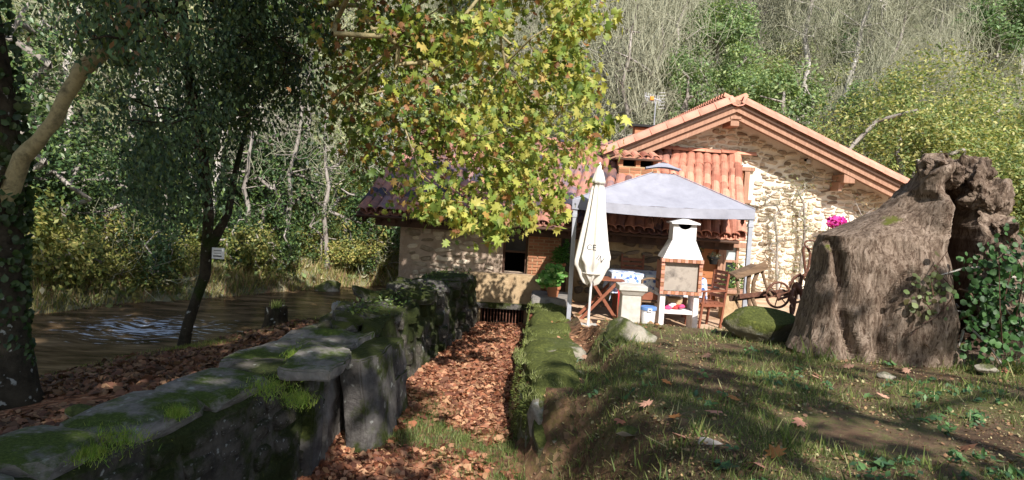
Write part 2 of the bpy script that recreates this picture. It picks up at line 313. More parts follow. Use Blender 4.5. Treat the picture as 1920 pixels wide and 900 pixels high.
def grow(trunk, targets, r_tip=.006, r_base=.15, jit=.12, n=5, maxseg=.8, rg=rng, sag=0.):
    """trunk: polyline; targets get linked to their nearest node, radii from the load they carry"""
    nodes = [np.array(p, float) for p in trunk]; par = [-1]+list(range(len(trunk)-1)); T = np.asarray(targets, float)
    t0 = nodes[-1]; order = np.argsort(np.linalg.norm(T-t0, axis=1)*.7+np.linalg.norm(T-nodes[0], axis=1)*.3); lo = max(1, len(trunk)//2)
    tipid = []
    for i in order:
        A = np.array(nodes[lo:]); d = np.linalg.norm(A-T[i], axis=1)+.35*np.maximum(0, A[:, 2]-T[i][2]); j = int(np.argmin(d))+lo; a = nodes[j]; L = np.linalg.norm(T[i]-a); k = max(1, int(L/maxseg))
        for q in range(1, k+1):
            p = a+(T[i]-a)*q/k
            if q < k: p = p+rg.normal(size=3)*jit*L/k+np.array([0, 0, sag*L*math.sin(math.pi*q/k)])
            nodes.append(p); par.append(j if q == 1 else len(nodes)-2)
        tipid.append(len(nodes)-1)
    load = np.zeros(len(nodes))
    for i in tipid: load[i] += 1
    for i in range(len(nodes)-1, 0, -1): load[par[i]] += load[i]
    rad = np.maximum(r_tip, r_base*(load/max(load[0], 1))**.5); N = np.array(nodes)
    for i in range(len(trunk)): rad[i] = r_base*(1-.45*i/len(trunk))
    A = N[1:]; B = N[np.array(par[1:])]; ra = rad[1:]; rb = np.minimum(rad[np.array(par[1:])], ra*1.6+.01); return segs(A, B, ra, rb, n), N, rad
def segs(A, B, ra, rb, n=4):
    A = np.asarray(A); B = np.asarray(B); m = len(A); d = A-B; d = d/(np.linalg.norm(d, axis=1, keepdims=True)+1e-9); ref = np.where(np.abs(d[:, 2:]) > .85, np.array([[1., 0, 0]]), np.array([[0, 0, 1.]]))
    s = np.cross(d, ref); s /= np.linalg.norm(s, axis=1, keepdims=True)+1e-9; t = np.cross(s, d); an = np.arange(n)*2*math.pi/n
    ring = np.cos(an)[None, :, None]*s[:, None]+np.sin(an)[None, :, None]*t[:, None]
    V = np.concatenate([B[:, None]+ring*np.reshape(rb, (-1, 1, 1)), A[:, None]+ring*np.reshape(ra, (-1, 1, 1))], 1).reshape(-1, 3)
    f = np.array([(j, (j+1) % n, n+(j+1) % n, n+j) for j in range(n)]); F = (f[None]+(np.arange(m)*2*n)[:, None, None]).reshape(-1, 4); return V, F
def ellip(n, c, r, rg=rng, shell=.3):
    v = rg.normal(size=(n, 3)); v /= np.linalg.norm(v, axis=1, keepdims=True); return np.array(c)+v*(rg.uniform(shell, 1, (n, 1))**.6)*np.array(r)
def twigs(starts, length, r=.004, n=3, rg=rng, dirv=(0, 0, .3), k=3):
    A = []; B = []; ra = []; rb = []
    p = np.asarray(starts); d = rg.normal(size=p.shape)+np.array(dirv); d /= np.linalg.norm(d, axis=1, keepdims=True)
    for q in range(k):
        e = p+d*(length/k)*rg.uniform(.7, 1.3, (len(p), 1)); A.append(e); B.append(p); ra.append(np.full(len(p), r*(1-q/k)*.8+r*.15)); rb.append(np.full(len(p), r*(1-(q-1)/k)*.8+r*.15)); p = e; d = d+rg.normal(size=p.shape)*.3; d /= np.linalg.norm(d, axis=1, keepdims=True)
    return segs(np.concatenate(A), np.concatenate(B), np.concatenate(ra), np.concatenate(rb), n)
def catF(a, b): return np.concatenate([a[0], b[0]]), np.concatenate([a[1], b[1]+len(a[0])])

# ------------------------------------------------------------------ terrain
WZ = -.8
def ilerp(x, xs, ys): return np.interp(x, xs, ys)
def face_l(y): return ilerp(y, [0, 4, 6.9, 7.9, 8.4, 9.6, 14.8], [-2.9, -2.42, -1.78, -1.74, -1.32, -1.36, -.55])      # left masonry face of the channel
def face_r(y): return ilerp(y, [0, 5, 6.7, 8.6, 10, 14.8], [.75, .38, .26, .1, .22, .42])
NE = np.array([(-12, 0), (-8.5, 5), (-7., 7.6), (-6.15, 9.4), (-5.65, 10.8), (-5.1, 12.), (-4.75, 13.1), (-4.15, 14.8), (-3.35, 16.8), (-2.6, 19), (0, 24), (6, 34), (12, 60)])
FE = np.array([(-26, 0), (-14, 10), (-9.43, 14.36), (-8.5, 16.3), (-7.1, 17.8), (-5.2, 20.6), (-3.4, 22.3), (1, 27.5), (5, 37), (9, 60)])
def side(pl, x, y):   # signed distance-ish in x at given y: x - polyline x
    return x-np.interp(y, pl[:, 1], pl[:, 0])
def H(x, y):
    x, y = np.broadcast_arrays(np.asarray(x, float), np.asarray(y, float)); p = xyz(x, y)
    n = fbm(p, 4, .5)*.12+fbm(p+9, 3, 2.2)*.035
    fl, fr = face_l(y), face_r(y)
    floor = -.5-.12*ss(7.6, 6.4, y)+.08*n/.12*.4+ss(3.6, 1.5, y)*1.0
    lawn = .5-.02*np.clip(x-2, 0, 6)+np.clip(x-3.2, 0, 4)*.03*ss(10, 6, y)
    lawn = lawn-.09*ss(8.2, 9.6, y)*ss(4.6, 3.6, x)
    drop = ss(10.2, 11.5, y)*ss(.9, 1.4, x); patio = 0.0
    lawn = lawn*(1-drop)+patio*drop
    shelf = ilerp(y, [0, 4.5, 6, 7.3, 8.4, 9.5, 15], [.35, .25, .14, .2, .16, .03, .04])
    xe = x+.08*np.sin(y*2.3)+.12*fbm(p, 3, 1.3); lo = np.interp(y, [5, 7.3, 8.0], [.5, .6, 1.06]); hi = np.interp(y, [5, 7.3, 8.0], [1.35, 1.35, 1.3]); e = np.clip((xe-lo)/(hi-lo), 0, 1); e = e*e*(3-2*e); right = shelf*(1-e)+lawn*e
    wdt = ilerp(y, [0, 6.6, 7.1, 8.9, 15], [.9, .8, .25, .12, .1]); k = ss(0, 1, (x-fr)/wdt); z = floor*(1-k)+right*k+n*.55*ss(0, .3, np.abs(x-fr))*(1-ss(10.6, 11.4, y)*.9)
    # left of the channel: bank down to the river
    dn = np.clip(-side(NE, x, y), 0, None); din = np.clip(side(NE, x, y), 0, None)          # din: metres inland from near water edge
    bank = np.clip(WZ+.05+.27*(1-np.exp(-din*2.5))+.022*din**2+.02*din, None, .42)+n*.4
    l = ss(-.25, -.45, x-fl); z = z*(1-l)+bank*l
    inriver = ss(.25, -.5, side(NE, x, y)); z = z*(1-inriver)+(-1.3)*inriver
    far = -side(FE, x, y); dist = far*.66
    hill = WZ-.4+ss(-.4, .5, dist)*.9+np.clip(dist-.3, 0, None)*.18+np.clip(dist-3, 0, None)*.62+n*2*ss(0, 3, dist)
    f = ss(-.6, .0, far); z = z*(1-f)+hill*f
    back = np.clip(y-33-np.clip(x-5, 0, 40)*.1, 0, None)*.72-1.2+n*3; w = np.maximum(ss(24, 31, y)*ss(-4, 4, x), ss(40, 48, y)); z = np.where(y > 22, np.maximum(z, z*(1-w)+back*w), z)
    return z
def H1(x, y): return float(H(np.array([x]), np.array([y]))[0])
def axis(a, b, fine, lo, hi, k=34):
    c = np.arange(a, b+1e-6, fine); l = a-(np.linspace(0, 1, k)[1:]**1.8)*(a-lo); h = b+(np.linspace(0, 1, k)[1:]**1.8)*(hi-b); return np.concatenate([l[::-1], c, h])
X = axis(-11, 11, .09, -120, 120); Y = axis(2, 18, .09, -60, 150, 60)
gx, gy = np.meshgrid(X, Y); gz = H(gx, gy); far_m = (-side(FE, gx, gy) > 0) | (gy > 33)
nx, ny = len(X), len(Y); ii = (np.arange(ny-1)[:, None]*nx+np.arange(nx-1)[None]).ravel(); GF = np.stack([ii, ii+1, ii+nx+1, ii+nx], -1)
GV = xyz(gx, gy, gz).reshape(-1, 3)
fm = far_m.ravel()[GF].any(1)
x_, y_ = GV[:, 0], GV[:, 1]; nn = fbm(xyz(x_, y_), 4, .9)
inch = ss(-.1, .1, x_-face_l(y_))*ss(.5, .0, x_-face_r(y_)-ilerp(y_, [0, 7, 9, 15], [.35, .15, -.1, -.1]))
leftb = ss(-.2, -.4, x_-face_l(y_)); path = ss(.1, .5, x_)*ss(1.6, 1.2, x_)*ss(9.4, 9.9, y_)*ss(12, 11.3, y_)
litter = np.clip(inch*ilerp(y_, [0, 6.6, 8, 15], [.75, .7, 1, 1])+leftb*.85+path*.45+.12, 0, 1)
grass = np.clip((1-inch)*(1-leftb)*.95+inch*ss(.1, .45, nn)*ss(9.5, 8, y_)*.9+leftb*ss(.0, .4, nn+(x_+4)*.08)*.9, 0, 1)*(1-.8*path)
litter = litter*np.where((inch+leftb) > .3, 1-.55*ss(.15, .4, nn), 1); mask = np.stack([litter, grass, fm_far := far_m.ravel()*1.], -1)
def sub(F, name, label=None):
    idx, inv = np.unique(F, return_inverse=True); o = mk(name, GV[idx], inv.reshape(F.shape), M['ground'], smooth=True, col=mask[idx], colname='Mask'); o['kind'] = 'structure'; return o
inpat = lambda F: ((GV[F][:, :, 1].mean(1) > 11.3) & (GV[F][:, :, 0].mean(1) > 1.15) & (GV[F][:, :, 1].mean(1) < 18.3) & (GV[F][:, :, 0].mean(1) < 11))
pm = inpat(GF) & ~fm
sub(GF[~fm & ~pm], 'ground'); sub(GF[fm], 'hillside')
# patio: flat sheet, a touch above the soil
pf = GF[pm]; idx, inv = np.unique(pf, return_inverse=True); pv = GV[idx].copy(); pv[:, 2] = np.maximum(pv[:, 2]*.25, 0)+fbm(pv, 3, 1.3)*.012
o = mk('patio', pv, inv.reshape(pf.shape), M['patio'], smooth=True); o['kind'] = 'structure'
wx = np.linspace(-40, 14, 150); wy = np.linspace(-8, 60, 180); a, b = np.meshgrid(wx, wy); wz = WZ+fbm(xyz(a*1.2+b*.6, b*1.8-a*.8), 4, .9)*.03+np.exp(-(((a+6.9)/1.6)**2+((b-13.8)/1.6)**2))*fbm(xyz(a, b), 3, 2.)*.12
ii = (np.arange(179)[:, None]*150+np.arange(149)[None]).ravel(); keep = ~((a.ravel()[ii] > -2.3) & (b.ravel()[ii] < 20.5)); ii = ii[keep]
o = mk('river', xyz(a, b, wz).reshape(-1, 3), np.stack([ii, ii+1, ii+151, ii+150], -1), M['water'], smooth=True); o['kind'] = 'structure'

# ------------------------------------------------------------------ masonry of the channel
def blockproto(seed, amp=.16):
    V, F = ico(2); V = V.copy(); q = np.abs(V)**.45*np.sign(V); q = q*(1+amp*fbm(V*1.7+seed*3.3, 3))[:, None]; r = np.random.default_rng(seed)
    q[:, 0] *= 1+.14*q[:, 2]*r.uniform(-1, 1); q[:, 2] *= 1+.2*q[:, 0]*r.uniform(-1, 1); return q*.5/np.abs(q).max(0), F
BLK = [blockproto(s) for s in range(7)]
def block_meshes(mat, tagn):
    r = []
    for V, F in BLK: me = bpy.data.meshes.new(tagn); me.from_pydata(V.tolist(), [], F); me.materials.append(mat); r.append(me)
    return r
def place(me, name, parent, loc, size, rot=(0, 0, 0)):
    o = bpy.data.objects.new(name, me); COL.objects.link(o); o.parent = parent; o.location = tuple(np.asarray(loc)-worldoff(parent)); o.scale = tuple(map(float, size)); o.rotation_euler = tuple(map(float, rot)); return o
def wall_core(y0, y1, thick, top, bottom, xf, mat, parent, name='wall_core', amp=.05, step=.06, taper=0):
    ys = np.arange(y0, y1+1e-6, step); pro = []
    for t in np.linspace(0, 1, 22): pro.append((0+.03, bottom*(1-t)+1*t*0, t, 0))
    V = []; prof = [(0, t) for t in np.linspace(0, 1, 16)]+[(s, 1) for s in np.linspace(.1, .9, 9)]+[(1, t) for t in np.linspace(1, 0, 10)]
    for y in ys:
        tp = top(y); x = xf(y)
        for s, t in prof: V.append((x-s*thick-(taper*t if s == 0 else 0), y, bottom+(tp-bottom)*t-(.05 if (t == 1 and s in (0, 1)) else 0)))
    V = np.array(V); V += np.stack([fbm(V+3, 4, 2.3), fbm(V+31, 3, 2.3)*.6, fbm(V+57, 4, 1.9)], -1)*amp*(V[:, 2:3] > bottom+.02)
    m = len(prof); n = len(ys); F = [(i*m+j, i*m+j+1, (i+1)*m+j+1, (i+1)*m+j) for i in range(n-1) for j in range(m-1)]+[tuple(range(m))[::-1], tuple((n-1)*m+j for j in range(m))]
    return mk(name, V, F, mat, parent)
T = thing('channel_wall', 'low mossy masonry wall with a broad flat slab on its end, nearest on the left of the leafy channel', 'stone wall', (-2.1, 5.5, -.5))
top1 = lambda y: .42+.025*math.sin(y*2.1)
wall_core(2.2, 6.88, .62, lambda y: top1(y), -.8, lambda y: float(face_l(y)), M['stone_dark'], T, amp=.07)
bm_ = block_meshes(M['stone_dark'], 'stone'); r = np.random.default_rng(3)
z = -.68
while z < .3:
    y = 3.2+r.uniform(0, .3); h = r.uniform(.15, .26)
    while y < 6.7:
        w = r.uniform(.22, .55); x = float(face_l(y+w/2)); place(bm_[r.integers(7)], 'stone', T, (x-.075, y+w/2, z+h/2), (.2+r.uniform(0, .07), w*.93, h*.88), (r.uniform(-.05, .05), r.uniform(-.08, .08), -.22+r.uniform(-.08, .08))); y += w
    z += h
bs_ = block_meshes(M['cap'], 'cap_stone'); br_ = block_meshes(M['cap'], 'cap_stone')
y = 3.0
while y < 6.1:
    w = r.uniform(.6, 1.15)
    for s in (0,):
        ww = r.uniform(.62, .74); place((bs_ if r.random() < .5 else br_)[r.integers(7)], 'cap_stone', T, (float(face_l(y+w/2))-.32, y+w/2, top1(y)+.0+r.uniform(-.015, .015)), (ww, w, r.uniform(.14, .2)), (r.uniform(-.04, .04), r.uniform(-.05, .05), -.2+r.uniform(-.12, .12)))
    y += w*.93
# broad slab with a chamfered end over the sluice slot
def slabmesh(pts, z0, z1, amp=.008, sub=5):
    import bmesh
    bm = bmesh.new(); vs = [bm.verts.new((*p, z1)) for p in pts]; f = bm.faces.new(vs); g = bmesh.ops.extrude_face_region(bm, geom=[f]); 
    for v in [e for e in g['geom'] if isinstance(e, bmesh.types.BMVert)]: v.co.z = z0
    bmesh.ops.recalc_face_normals(bm, faces=bm.faces); bmesh.ops.bevel(bm, geom=list(bm.edges), offset=.018, segments=2, affect='EDGES'); bmesh.ops.triangulate(bm, faces=bm.faces); bmesh.ops.subdivide_edges(bm, edges=bm.edges, cuts=sub, use_grid_fill=True)
    V = np.array([v.co[:] for v in bm.verts]); F = [tuple(v.index for v in f.verts) for f in bm.faces]; bm.free(); V += np.stack([fbm(V+5, 3, 5), fbm(V+25, 3, 5), fbm(V+45, 3, 4)], -1)*amp; return V, F
q = [PZ(*p, .52)[:2] for p in ((518, 690), (560, 655), (585, 640), (662, 655), (655, 668), (618, 700))]
V, F = slabmesh(q[::-1], .42, .53, .045); mk('flat_slab', V, F, M['cap'], T)
q = [PZ(*p, .47)[:2] for p in ((500, 688), (585, 640), (640, 612), (600, 615), (560, 640))]
# stone posts of the sluice
q = [(-1.86, 6.72), (-1.72, 6.72), (-1.70, 6.98), (-1.86, 7.0)]
V, F = slabmesh(q, -.75, .36, .02); mk('stone_post', V, F, M['stone_wall'], T)
T = thing('sluice_pier', 'upright moss-topped stone pier beyond the dark sluice slot', 'stone pier', (-1.4, 7.2, -.5))
q = [PZ(*p, .40)[:2] for p in ((668, 672), (690, 700), (700, 700), (722, 655), (690, 648))]
V, F = slabmesh([(-1.62, 7.22), (-1.40, 7.14), (-1.27, 7.34), (-1.22, 7.95), (-1.55, 7.95)], -.78, .42, .03); V[:, 0] += (.42-V[:, 2])*.12
mk('pier_block', V, F, M['stone_wall'], T)
V, F = slabmesh([(-2.75, 6.98), (-1.68, 7.0), (-1.66, 7.6), (-1.5, 8.9), (-2.35, 8.9)], -.6, .40, .06, 14); V[:, 2] += fbm(V, 4, 2)*.05*(V[:, 2] > 0); mk('mossy_fill', V, F, M['cap'], T)
for i, (y, z0, z1) in enumerate(((8.05, -.65, .0), (8.1, 0., .34))):
    V, F = slabmesh([(-1.6, y-.05), (-1.22, y), (-1.2, y+.65), (-1.6, y+.6)], z0, z1, .04); V[:, 0] += (.42-V[:, 2])*.08; mk('stone', V, F, M['stone_wall'], T)
T = thing('channel_wall', 'long dark mossy wall running from the sluice to the mill, left side of the channel', 'stone wall', (-1.6, 11, -.5))
top2 = lambda y: float(ilerp(y, [8, 9, 11, 13, 15], [.30, .46, .5, .47, .42]))+.05*math.sin(y*3)
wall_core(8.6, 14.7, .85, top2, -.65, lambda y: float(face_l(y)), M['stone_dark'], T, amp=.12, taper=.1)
z = -.5
while z < .38:
    y = 8.7+r.uniform(0, .3); h = r.uniform(.14, .28)
    while y < 14.4:
        w = r.uniform(.25, .7); x = float(face_l(y+w/2)); place(bm_[r.integers(7)], 'stone', T, (x-.10-(z+.5)*.1, y+w/2, z+h/2), (.22+r.uniform(0, .1), w*.95, h*.92), (r.uniform(-.08, .08), r.uniform(-.12, .12), .1+r.uniform(-.1, .1))); y += w
    z += h
bm2 = block_meshes(M['stone_wall'], 'top_stone')
for i in range(46):
    y = r.uniform(8.7, 14.5); s = r.uniform(.2, .6); place(bm2[r.integers(7)], 'top_stone', T, (float(face_l(y))-r.uniform(.12, .75), y, top2(y)+r.uniform(-.04, .05)), (s, s*r.uniform(.7, 1.3), r.uniform(.12, .25)), r.uniform(-.3, .3, 3))
# end wall of the channel under the mill, with its grating
T = thing('channel_end_wall', 'pale stone wall closing the channel below the mill window with a low dark arch', 'stone wall', (-.1, 14.75, -.5))
def quadwall(x0, x1, z0, z1, y, hole, mat, name, parent, th=.3, amp=.02):
    hx0, hx1, hz0, hz1 = hole; ps = [box(x0, hx0, y, y+th, z0, z1), box(hx1, x1, y, y+th, z0, z1), box(hx0, hx1, y, y+th, hz1, z1)]
    return mk(name, *join([p for p in ps if True]), mat, parent)
quadwall(-1.0, .62, -.6, .50, 14.72, (-.55, .32, -.6, -.18), M['mortar2'], 'wall_face', T)
mk('recess_shade', *box(-.55, .32, 15.0, 15.02, -.6, -.18), M['dark'], T)  # black sheet painted as the shade behind the grating
for i in range(14): mk('grating_bar', *box(-.53+i*.062, -.53+i*.062+.016, 14.76, 14.776, -.58, -.18), M['rust'], T)
mk('lintel', *box(-.75, .5, 14.66, 14.9, -.18, -.06), M['stone_wall'], T, bev=.015)
# right-hand wall of the channel
T = thing('channel_wall', 'moss-covered low wall edging the sunlit right side of the channel', 'stone wall', (.5, 11.5, -.5))
def wall_r(y0, y1):
    ys = np.arange(y0, y1, .06); V = []; prof = [(0, t) for t in np.linspace(0, 1, 14)]+[(s, 1) for s in np.linspace(.1, 1, 9)]+[(1, 0)]
    for y in ys:
        tp = float(ilerp(y, [6.9, 7.15, 7.6, 9.2, 10, 12, 15], [-.3, .06, .22, .22, .12, .10, .12])); x = float(face_r(y))-.02
        for s, t in prof: V.append((x+s*.62+.12*(t if s == 0 else .9), y, -.65+(tp+.65)*t-(.04 if (s == 0 and t == 1) else 0)-(.12 if s == 1 and t == 1 else 0)))
    V = np.array(V); V += np.stack([fbm(V+3, 4, 2), fbm(V+31, 3, 2)*.5, fbm(V+57, 4, 2)], -1)*.17; V[:, 0] += fbm(V+8, 3, 6)*.04; m = len(prof); n = len(ys)
    return V, [(i*m+j, (i+1)*m+j, (i+1)*m+j+1, i*m+j+1) for i in range(n-1) for j in range(m-1)]+[tuple(range(m)), tuple((n-1)*m+j for j in range(m))[::-1]]
mk('wall_core', *wall_r(6.95, 14.72), M['rock_green'], T, smooth=True)
bg_ = block_meshes(M['rock_green'], 'stone'); bk_ = block_meshes(M['rock'], 'stone')
for i in range(16):
    y = r.uniform(8.2, 14.4); z = r.uniform(-.5, -.1); s = r.uniform(.2, .5); place((bg_ if r.random() < .6 else bk_)[r.integers(7)], 'stone', T, (float(face_r(y))+.08+(z+.6)*.12, y, z), (.2, s, s*.55), r.uniform(-.15, .15, 3))
mk('end_slab', *slabmesh([(.42, 13.6), (1.12, 13.5), (1.2, 14.6), (.45, 14.65)], .1, .24, .015), M['slab'], T)
# rocks and boulders of the slope
def rock(px, py, D, r3, label, seed, mat='rock', sharp=5, cat='boulder', dz=0, name='boulder'):
    c = P(px, py, D); V, F = rockshape(c+np.array([0, 0, dz]), r3, seed, amp=.3, base=ICO4, sharp=sharp); o = mk(name, V-c, F, M[mat], None, smooth=True); o.location = tuple(c); return tag(o, label, cat)
rock(1432, 604, 9.7, (.52, .38, .26), 'round moss-covered boulder on the lawn beside the old plough', 14, 'rock_green', 4, dz=-.06)
rock(1176, 648, 8.9, (.36, .44, .34), 'angular grey rock ledge at the lawn corner below the stone pedestal', 27, 'rock', 9, 'rock', dz=.03)
rock(1188, 708, 8.0, (.24, .4, .34), 'tall brown rock set in the lawn edge under the grey ledge', 33, 'rock', 8, 'rock')
rock(1060, 722, 8.2, (.3, .5, .2), 'big half-shaded mossy boulder shouldering into the channel', 44, 'rock', 8)
rock(1045, 668, 9.5, (.36, .46, .24), 'pale flat-topped rock behind the big half-shaded boulder', 55, 'rock', 6, 'rock')
rock(1120, 760, 7.3, (.3, .3, .14), 'flat rock bulging from the middle of the slope', 66, 'rock', 6, 'rock')
rock(1060, 822, 7.0, (.16, .2, .1), 'dark rock low on the slope beside the channel floor', 77, 'rock', 6, 'rock')
rock(1215, 745, 7.4, (.14, .18, .14), 'small pale stone halfway up the slope', 88, 'rock', 5, 'stone')
rock(1328, 850, 4.9, (.13, .04, .13), 'grey slate slab standing in the near grass', 99, 'slab', 8, 'stone')
for k, (px, py, s, lb) in enumerate(((1178, 600+210, .06, 'small grey stone in the shaded grass left of the slate'), (1662, 705, .06, 'dark flat stone in grass in front of the stump'), (1560, 880, .05, 'little stone at the bottom edge of the lawn'), (1850, 690, .08, 'flat stone in grass at the right of the stump'))):
    rock(px, py, 2.1*1.0/((py-395)/FPX)*.78, (s*1.6, s, s*.7), lb, 120+k, 'rock', 6, 'stone')
rock(618, 548, 20.3, (.38, .4, .3), 'pale wet rock standing in the far side of the river', 140, 'rock', 5, 'rock')
rock(606, 545, 20.5, (.3, .3, .26), 'mossy rock leaning on the pale rock in the river', 141, 'rock_green', 3, 'rock')
rock(205, 715, 9.3, (.42, .3, .14), 'low mossy rock on the near bank by the big trunk', 142, 'rock_green', 3, 'rock')
rock(60, 872, 4.15, (.25, .2, .09), 'rounded grey stone in the bottom left corner', 143, 'slab', 2, 'stone')
rock(150, 772, 5.6, (.11, .09, .05), 'brown cobble among leaves left of the near wall', 144, 'rock', 3, 'stone')
rock(1140, 742, 7.7, (.26, .3, .2), 'brown rock cropping out of the slope between the big boulder and the lawn', 151, 'rock', 7, 'rock', dz=-.04)
rock(1010, 790, 7.35, (.16, .3, .26), 'upright pale-sided rock at the foot of the right bank', 152, 'rock', 8, 'rock')
rock(1085, 790, 7.2, (.22, .25, .15), 'half-buried dark rock on the shaded slope above the channel', 153, 'rock', 6, 'rock')
# tree stumps on the near bank
for (px, py, D, w, h, lb, sd) in ((518, 612, 13.6, .17, .38, 'dark cut stump topped with tufts of grass on the river bank', 5), (642, 587, 15.4, .22, .24, 'pale low stump beside the mossy wall end', 8)):
    c = P(px, py, D); c[2] -= .06; T = thing('tree_stump', lb, 'stump', c)
    V, F = lathe([(w*1.35, 0), (w*1.1, .1), (w, h*.5), (w*1.02, h*.8), (w*.95, h+.05), (w*.5, h+.02), (.02, h+.04)], 22, c, fn=lambda R_, z, an, i: R_*(1+.22*np.sin(an*3+sd)+.12*np.sin(an*7+sd*2+z*3))); V[:, 2] += fbm(V, 3, 6)*.06*(V[:, 2] > c[2]+h*.7); mk('stump_body', V, F, M['bark_dark' if sd == 5 else 'bark_pale'], T)
    C = c+np.stack([rng.normal(0, w*.4, 90), rng.normal(0, w*.4, 90), np.full(90, h+.02)], -1); V, F = scatter(BLADE, C, rng.uniform(.08, .2, 90)*(1 if sd == 5 else .5), rotmats(90, np.array([0, -.1, 3]), .8)); mk('grass_tuft', V, F, M['grass'], T, col=np.repeat(pick([(.16, .22, .05), (.3, .32, .1)], 90), 3, 0))['kind'] = 'stuff'

# ------------------------------------------------------------------ big root stump
def big_stump():
    T = thing('fallen_root_plate', 'huge upturned weathered tree stump with a dark hollow standing on the lawn', 'stump', PZ(1690, 668, .45))
    D = 8.7; rows = [(668, 1484, 1890), (640, 1496, 1915), (600, 1508, 1925), (560, 1520, 1930), (520, 1534, 1925), (480, 1541, 1918), (452, 1552, 1910), (425, 1625, 1902), (400, 1675, 1896), (375, 1700, 1880), (350, 1722, 1868), (325, 1737, 1850), (305, 1746, 1830), (292, 1755, 1805)]
    n = 150; V = []; cav = []; rr = []
    for py0, a, b in rows: rr.append((P(a, py0, D), P(b, py0, D)))
    zs = np.linspace(0, len(rows)-1, 120); L = np.array([q[0] for q in rr]); Rr = np.array([q[1] for q in rr]); an = np.arange(n)*2*math.pi/n
    for t in zs:
        i = min(int(t), len(rows)-2); f = t-i; l = L[i]*(1-f)+L[i+1]*f; q = Rr[i]*(1-f)+Rr[i+1]*f; cx = (l[0]+q[0])/2; hw = (q[0]-l[0])/2; z = (l[2]+q[2])/2; dp = min(.75, hw*.72)*(1-.25*t/len(rows))
        ca, sa = np.cos(an), np.sin(an); sq = .8; ex = np.sign(ca)*np.abs(ca)**sq; ey = np.sign(sa)*np.abs(sa)**sq; tt = t/(len(rows)-1)
        px = cx+ex*hw; py_ = D+.1+ey*dp+.25*tt; zz = np.full(n, z)+(l[2]-q[2])*(-ex)*-.5*0
        V.append(np.stack([px, py_, zz], -1))
    V = np.concatenate(V+[np.mean(V[-1], 0)[None]]); nr = len(zs); F = [(i*n+j, i*n+(j+1) % n, (i+1)*n+(j+1) % n, (i+1)*n+j) for i in range(nr-1) for j in range(n)]+[((nr-1)*n+j, (nr-1)*n+(j+1) % n, nr*n) for j in range(n)]
    c = np.array([V[:, 0].mean(), D+.1, 0]); out = V-c; out[:, 2] = 0; out[:, 0] *= .5; out /= np.linalg.norm(out, axis=1, keepdims=True)+1e-6
    u = (V[:, 0]-P(1700, 500, D)[0]); z0 = V[:, 2]; sx = V+np.array([0, 0, 0]); 
    ridg = np.abs(fbm(np.stack([V[:, 0]*1.0+V[:, 2]*.35, V[:, 1], V[:, 2]*.35], -1), 4, 1.5)); rough = ss(.15, .5, u+.1*fbm(V, 3, 2))  # right part is broken, craggy
    d = -ridg*.15+fbm(V, 5, 1.6)*.16*(.5+rough)+rough*(fbm(V+9, 5, 4.5)*.16+np.abs(fbm(V+19, 4, 2.4))*-.25)
    V2 = V+out*d[:, None]; front = V[:, 1] < D+.2
    def groove(pts, wd, dep):
        nonlocal V2
        Z = [P(*p, D)[2] for p in pts]; Xs = [P(*p, D)[0] for p in pts]; o = np.argsort(Z); xc = np.interp(V[:, 2], np.array(Z)[o], np.array(Xs)[o]); g = np.exp(-((V[:, 0]-xc+fbm(V, 3, 3)*.05)/wd)**2)*ss(min(Z)-.1, min(Z)+.12, V[:, 2])*ss(max(Z)+.1, max(Z)-.1, V[:, 2])*front; V2 = V2+np.array([0, 1, 0])*(g*dep)[:, None]; return g
    g1 = groove([(1805, 345), (1792, 420), (1790, 500), (1782, 560), (1800, 650)], .19, 1.25)
    g2 = groove([(1552, 450), (1562, 520), (1558, 600), (1560, 668)], .05, .16); g3 = groove([(1665, 500), (1625, 560), (1600, 668)], .06, .14)
    fx = np.exp(-((V[:, 0]-P(1742, 400, D)[0])/.2)**2)*ss(P(1742, 470, D)[2], P(1742, 380, D)[2], V[:, 2])*front; V2[:, 1] -= .42*fx; g5 = groove([(1850, 480), (1840, 600), (1850, 660)], .1, .3)
    b = np.exp(-(((V[:, 0]-P(1710, 560, D)[0])/.35)**2+((V[:, 2]-P(1710, 560, D)[2])/.55)**2))*front; V2[:, 1] -= b*.22
    g6 = np.exp(-(((V[:, 0]-P(1820, 610, D)[0])/.3)**2+((V[:, 2]-P(1820, 610, D)[2])/.12)**2))*front; V2[:, 1] += g6*.3
    topk = ss(P(0+1750, 420, D)[2], P(1750, 330, D)[2], V[:, 2]); V2 += np.stack([fbm(V+3, 4, 3.4), fbm(V+13, 4, 3.4), fbm(V+23, 4, 3.4)], -1)*(.16*topk)[:, None]
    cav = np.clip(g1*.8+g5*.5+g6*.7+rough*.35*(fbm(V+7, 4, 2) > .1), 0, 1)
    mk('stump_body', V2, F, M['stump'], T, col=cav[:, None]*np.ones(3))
    def lump(px, py, D2, r3, sd, nm='broken_wood'):
        c_ = P(px, py, D2); V, F = rockshape(c_, r3, sd, amp=.6, base=ICO5, sharp=3); dd = V-c_; dn_ = np.linalg.norm(dd, axis=1, keepdims=True)+1e-6; V = V-dd/dn_*(np.abs(fbm(V*np.array([1, 1, .45]), 4, 3.3))*.24)[:, None]+dd/dn_*(fbm(V, 4, 9)*.05)[:, None]; mk(nm, V, F, M['stump'], T, col=np.full((len(V), 3), .15))
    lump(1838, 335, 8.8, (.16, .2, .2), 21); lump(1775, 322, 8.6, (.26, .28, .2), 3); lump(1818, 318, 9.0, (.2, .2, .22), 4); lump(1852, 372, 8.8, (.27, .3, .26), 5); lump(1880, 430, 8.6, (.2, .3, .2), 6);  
    lump(1850, 560, 8.3, (.25, .2, .3), 14); lump(1870, 480, 8.35, (.2, .2, .2), 15)
